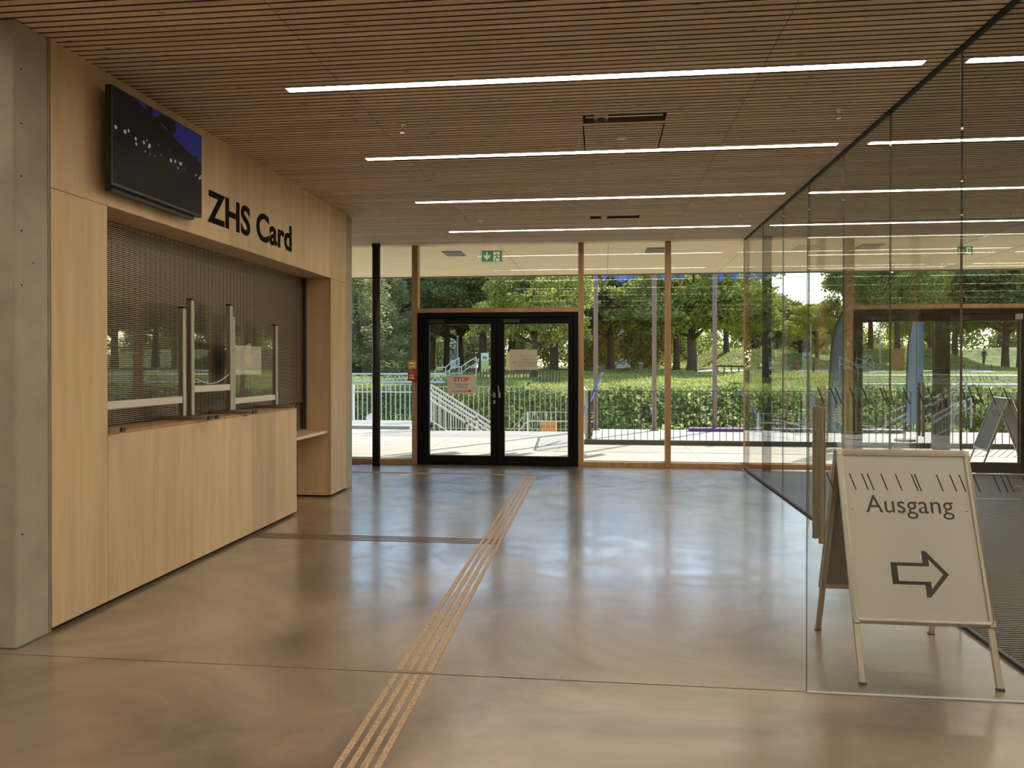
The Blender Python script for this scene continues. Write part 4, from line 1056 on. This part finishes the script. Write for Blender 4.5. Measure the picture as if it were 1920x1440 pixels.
def ribbon(p0, p1, w0, w1, lab, tw):
    p0 = Vector(p0); p1 = Vector(p1); vs_ = []; n_ = 14
    for k in range(n_+1):
        u = k/n_; c = p0.lerp(p1, u); ww = w0+(w1-w0)*u; a = tw*u
        for s in (-1, 0, 1): vs_.append((c.x+s*ww*.5*math.cos(a), c.y+s*ww*.5*math.sin(a)+.05*abs(s), c.z+.02*math.sin(u*9)))
    mb = MB(); mb.add(vs_, [(3*k+j, 3*k+j+1, 3*k+j+4, 3*k+j+3) for k in range(n_) for j in (0, 1)])
    o = mb.build('pennant', 'flag_blue', smooth=True); sm = o.modifiers.new('solid', 'SOLIDIFY'); sm.thickness = .004; tag(o, lab, 'pennant', 'blue pennants')
ribbon((.02, 16.4, 1.36), (-.42, 16.4, .42), .03, .13, 'narrow blue pennant slanting at the left corner post of the dark railing', .8)
ribbon((2.90, 16.4, .98), (3.28, 16.4, .32), .14, .05, 'narrow blue pennant slanting down right of the last clear window', -.6)

# feather flags
def feather(x, y, h_, w_, mat, lab, text):
    t = thing('feather_flag', (x, y, -.045), lab, 'flag', 'feather flags')
    pole = []; z0 = -.045
    for k in range(25):
        u = k/24; bend = .0 if u < .55 else ((u-.55)/.45)**2
        pole.append((x-w_*.55+.10*u*w_*2+w_*.95*bend*.9, y, z0+h_*(u if u < .55 else .55+.45*math.sin((u-.55)/.45*1.45)/math.sin(1.45))))
    mb = MB(); mb.tube(pole, .014, 8); mb.build('pole', 'plastic_black', t)
    vs_ = []; st_ = 3; nn = len(pole)-st_; nc = 8
    for k in range(st_, 25):
        px_, _, pz = pole[k]; u = (k-st_)/nn; xr = x+w_*.5 + (0 if u > .18 else (-(.18-u)*2.2*w_))
        for j in range(nc+1):
            v = j/nc; vs_.append((px_+.012+(max(xr, px_+.02)-px_)*v, y+.035*math.sin(v*7+u*3)*(v), pz - (.0 if u > .9 else 0)))
    fs = [(a*(nc+1)+b_, a*(nc+1)+b_+1, (a+1)*(nc+1)+b_+1, (a+1)*(nc+1)+b_) for a in range(nn-1) for b_ in range(nc)]
    mb = MB(); mb.add(vs_, fs); o = mb.build('cloth', mat, t, smooth=True); sm = o.modifiers.new('solid', 'SOLIDIFY'); sm.thickness = .003
    MB().tube([(x-w_*.55, y, z0), (x-w_*.55, y, z0+.04)], .2, 24).build('foot', 'paving_dark', t)
    if text:
        ang = R(80); ux = (math.cos(ang), 0, math.sin(ang)); uy = (-math.sin(ang), 0, math.cos(ang))
        text_obj('wording', 'ZHS\nZentraler Hochschulsport\nMünchen', basis((x+w_*.22, y-.06, .98), ux, uy), 1.25, w_*.60, 'exit_white', t, .001, align='LEFT')
        c = Vector((x+.02, y-.06, .62)); mb = MB()
        for k in range(20):
            a = k/20*6.283; d = Vector((math.cos(a), 0, math.sin(a))); n2 = Vector((-math.sin(a), 0, math.cos(a)))
            mb.add([c+d*.06+n2*.006, c+d*.06-n2*.006, c+d*.19-n2*.017, c+d*.19+n2*.017, ] , [(0, 1, 2, 3)])
            mb.add([c+d*.06+n2*.006+Vector((0,-.001,0)), c+d*.06-n2*.006+Vector((0,-.001,0)), c+d*.19-n2*.017+Vector((0,-.001,0)), c+d*.19+n2*.017+Vector((0,-.001,0))], [(3, 2, 1, 0)])
        mb.build('emblem', 'exit_white', t)
feather(4.33, 14.5, 2.72, .50, 'feather_blue', 'tall blue feather flag with white writing and a ray emblem on the terrace', True)
feather(6.38, 16.6, 2.85, .34, 'feather_light', 'light blue feather flag seen through the second double door', False)

# purple mat along the far terrace edge
mb = MB(); mb.box(2.05, 6.9, 18.45, 18.75, -.045, .035); tag(mb.build('foam_beam', 'purple', bevel=.03), 'long low purple foam beam lying on the terrace edge', 'foam beam')
# white handrails on the right
def handrail(pts, lab, n_posts=3, drop=.9, mat='white_metal'):
    t = thing('handrail', pts[0], lab, 'handrail', 'outdoor handrails')
    MB().tube(pts, .025, 10).build('rail', mat, t); MB().tube([(a, b_, c-.25) for a, b_, c in pts], .02, 8).build('lower_rail', mat, t)
    mb = MB()
    for i in range(n_posts):
        u = i/(n_posts-1)*(len(pts)-1); k = min(int(u), len(pts)-2); p = Vector(pts[k]).lerp(Vector(pts[k+1]), u-k); mb.tube([p, p-Vector((0, 0, drop))], .022, 8)
    mb.build('post', mat, t)
handrail([(4.3, 22, .05), (4.9, 22, -.02), (5.6, 22, -.2), (6.2, 22, -.45)], 'white handrail sloping down right below the dark column', 6, .5)
handrail([(7.0, 22, -.12), (7.9, 22, -.28), (8.9, 22, .2), (9.9, 22, .62)], 'white handrail dipping and rising behind the second double door', 7, .8)
handrail([(8.2, 23.4, .1), (9.2, 23.4, .55), (10.4, 23.4, 1.05)], 'upper white handrail climbing right behind the second double door', 3, 1.0)
def bent(x0, y, s, lab):
    z0 = gz(x0, y)
    handrail([(x0, y, z0+.35), (x0+.05, y, z0+.5), (x0+.62*s, y, z0+.53), (x0+.95*s, y, z0+.73), (x0+1.25*s, y+.6, z0+.92)], lab, 3, .95, 'railing_grey')
bent(-6.9, 31.5, .72, 'pale bent handrail on the lawn steps, left one of the pair'); bent(-6.15, 30.8, .8, 'pale bent handrail on the lawn steps, right one of the pair')

# signs, lamps, posts, bin on the lawn
def panel_sign(px, Y, w_, h_, mat, lab, blue):
    x = px2x(px, Y); z = gz(x, Y)+.12; t = thing('panel_sign', (x, Y, z), lab, 'sign')
    MB().box(x-w_/2, x+w_/2, Y, Y+.05, z+.02, z+h_).build('panel', mat, t)
    if blue:
        MB().box(x-w_/2, x+w_/2, Y-.003, Y-.0005, z+h_*.60, z+h_).build('header', 'exit_white', t)
        mb = MB(); mb.prism([(-.11, -.08), (.1, -.1), (.14, .06), (.04, .03), (.02, .14), (-.05, .05), (-.13, .1)], basis((x, Y-.0035, z+h_*.76), (1, 0, 0), (0, 0, 1)), .002); mb.build('emblem', 'sign_blue', t)
    mb = MB(); mb.box(x-w_/2+.03, x-w_/2+.07, Y+.05, Y+.09, z-.1, z+h_*.9); mb.box(x+w_/2-.07, x+w_/2-.03, Y+.05, Y+.09, z-.1, z+h_*.9); mb.build('post', 'railing_grey', t)
panel_sign(909, 40, .40, 1.02, 'green_yellow', 'yellow-green panel sign with a blue emblem on the lawn', True)
panel_sign(956, 40, .40, .98, 'sign_orange', 'orange panel sign half hidden by the mirrored notice', False)
lp0 = None
for px, Y, hh, lab in ((718, 40, 2.0, 'pale globe street lamp beside the slim black column'), (858, 44, 2.1, 'thin lamp post behind the bent handrails'), (1243, 60, 2.4, 'thin lamp post left of the wooden mullion'), (1650, 56, 2.9, 'thin dark post on the sunlit mound'), (1520, 58, 2.6, 'thin lamp post left of the blue feather flag')):
    x = px2x(px, Y); z = gz(x, Y); t = thing('street_lamp', (x, Y, z), lab, 'street lamp', 'park lamp posts')
    MB().tube([(x, Y, z-.1), (x, Y, z+hh-.1)], [.045, .035], 10).build('pole', 'railing_grey', t, smooth=True)
    if px == 718: MB().sphere((x, Y, z+hh), .16).build('globe', 'white', t, smooth=True)
    else: MB().lathe([(.001, .06), (.10, .03), (.10, 0), (.05, -.04)], (x, Y, z+hh-.06), 12).build('lamp_head', 'railing_grey', t)
# low wire fence posts
fp = None; i = 0
for k in range(46):
    px = 845+k*6.2 if k < 34 else 1600+(k-34)*26
    Y = 31.6 if k < 34 else 52
    if 1060 < px < 1110: continue
    x = px2x(px, Y); z = gz(x, Y)
    if fp is None:
        fp = o = MB().box(-.018, .018, -.018, .018, -.1, .42).build('fence_post', 'railing_dark'); 
    else: o = fp.copy(); COL.objects.link(o)
    o.location = (x, Y, z); o.rotation_euler = (0, R(random.uniform(-4, 4)), 0)
    tag(o, 'short dark post in the thin row along the lawn beyond the door' if k < 34 else 'short dark post along the path behind the right-hand double door', 'fence post', 'short posts along the lawn' if k < 34 else 'short posts along the right path')
def lowrail(px0, px1, Y0, Y1, lab):
    a = Vector((px2x(px0, Y0), Y0, 0)); b_ = Vector((px2x(px1, Y1), Y1, 0)); t = thing('low_barrier', (a.x, a.y, gz(a.x, a.y)), lab, 'barrier')
    mb = MB(); mb.tube([(a.x, a.y, gz(a.x, a.y)+.32), (b_.x, b_.y, gz(b_.x, b_.y)+.32)], .04, 8); mb.build('rail', 'railing_dark', t)
    mb = MB()
    for k in range(5): p = a.lerp(b_, k/4); mb.tube([(p.x, p.y, gz(p.x, p.y)-.1), (p.x, p.y, gz(p.x, p.y)+.32)], .035, 8)
    mb.build('post', 'railing_dark', t)
lowrail(1345, 1400, 40, 37, 'low dark wooden barrier beside the light path')
x = px2x(1201, 44); z = gz(x, 44); t = thing('litter_bin', (x, 44, z), 'small grey litter bin on the far lawn edge', 'litter bin')
MB().tube([(x, 44, z), (x, 44, z+.42)], .13, 16).build('body', 'grey_fixture', t); MB().tube([(x, 44, z+.42), (x, 44, z+.46)], .145, 16).build('lid', 'railing_grey', t)
for px, lab in ((1494, 'red marker post left of the blue feather flag'), (1525, 'brown marker post close to the blue feather flag')):
    x = px2x(px, 44); z = gz(x, 44); t = thing('marker_post', (x, 44, z), lab, 'post'); MB().tube([(x, 44, z-.05), (x, 44, z+.42)], .05, 12).build('body', 'red' if px == 1494 else 'trunk', t); MB().sphere((x, 44, z+.43), .055).build('cap', 'red' if px == 1494 else 'trunk', t)
# bicycle on the path (small, far)
x = px2x(1622, 50); z = gz(x, 50)+.03; t = thing('bicycle', (x, 50, z), 'parked bicycle at the foot of the sunlit mound', 'bicycle')
for sx_ in (-.5, .5):
    mb = MB(); mb.tube([(x+sx_+.33*math.cos(a*6.283/24), 50, z+.34+.33*math.sin(a*6.283/24)) for a in range(25)], .014, 6); mb.build('wheel', 'plastic_black', t)
mb = MB(); pts = {'r': (x-.5, 50, z+.34), 'b': (x-.08, 50, z+.34), 's': (x-.2, 50, z+.85), 'h': (x+.34, 50, z+.88), 'f': (x+.5, 50, z+.34)}
for a, b_ in ('rb', 'rs', 'bs', 'bh', 'sh', 'hf'): mb.tube([pts[a], pts[b_]], .018, 6)
mb.build('frame', 'railing_grey', t)
mb = MB(); mb.tube([(x+.3, 49.75, z+1.0), (x+.3, 50.25, z+1.0)], .015, 6); mb.tube([(x+.34, 50, z+.88), (x+.3, 50, z+1.0)], .015, 6); mb.build('handlebar', 'plastic_black', t)
mb = MB(); mb.box(x-.32, x-.08, 49.93, 50.07, z+.88, z+.93); mb.build('saddle', 'plastic_black', t, bevel=.02)
# pale buildings far behind the trees
def building(px0, px1, Y, h_, lab):
    a = px2x(px0, Y); b_ = px2x(px1, Y); z = gz(a, Y)-.2; t = thing('building', ((a+b_)/2, Y, z), lab, 'building', 'pale buildings behind the trees')
    MB().box(a, b_, Y, Y+8, z, z+h_).build('wall', 'ochre_plaster', t); MB().box(a-.3, b_+.3, Y-.3, Y+8.3, z+h_, z+h_+.3).build('roof', 'grey_fixture', t)
    mb = MB(); n_ = int((b_-a)/2.2)
    for k in range(n_):
        for zz in (1.2, 3.9): 
            if zz+1.4 < h_: mb.box(a+.6+k*2.2, a+1.8+k*2.2, Y-.03, Y+.02, z+zz, z+zz+1.4)
    mb.build('window', 'grey_fixture', t)
building(1118, 1185, 84, 4.2, 'pale low building glimpsed between the trunks right of the door')
building(700, 790, 92, 6.5, 'pale building glimpsed behind the left trees')
building(800, 890, 96, 6.0, 'pale building glimpsed behind the left door leaf')

# walking person far away
def person(px, Y):
    x = px2x(px, Y); z = gz(x, Y); t = thing('person', (x, Y, z), 'distant person in dark clothes walking on the shaded mound', 'person')
    J = [((0,0,.92), .13), ((0,0,1.18), .14), ((0,0,1.40), .15), ((0,0,1.52), .06), ((0,0,1.66), .10),
         ((-.10,0,.88), .10), ((-.14,-.14,.48), .07), ((-.14,-.02,.08), .05), ((-.14,-.16,.04), .045),
         ((.10,0,.88), .10), ((.13,.16,.48), .07), ((.13,.30,.10), .05), ((.13,.18,.04), .045),
         ((-.20,0,1.40), .06), ((-.26,.06,1.12), .045), ((-.24,-.08,.88), .035), ((.20,0,1.40), .06), ((.27,-.04,1.12), .045), ((.24,-.22,.95), .035)]
    Ed = [(0,1),(1,2),(2,3),(3,4),(0,5),(5,6),(6,7),(7,8),(0,9),(9,10),(10,11),(11,12),(2,13),(13,14),(14,15),(2,16),(16,17),(17,18)]
    me = bpy.data.meshes.new('body'); me.from_pydata([(a, b_, c) for (a, b_, c), _ in J], Ed, []); me.materials.append(MATS['cloth_dark'])
    o = bpy.data.objects.new('body', me); COL.objects.link(o); o.parent = t
    o.modifiers.new('skin', 'SKIN'); sk = me.skin_vertices[0].data
    for i, (_, r_) in enumerate(J): sk[i].radius = (r_, r_)
    sk[0].use_root = True
    o.modifiers.new('sub', 'SUBSURF').levels = 1
    MB().sphere((x, Y-.03, z+1.66), .112, 1.15, 14).build('head', 'skin', t, smooth=True)
    MB().sphere((x, Y+.015, z+1.70), .115, 1.0, 14).build('hair', 'hair', t, smooth=True)
person(1845, 92)
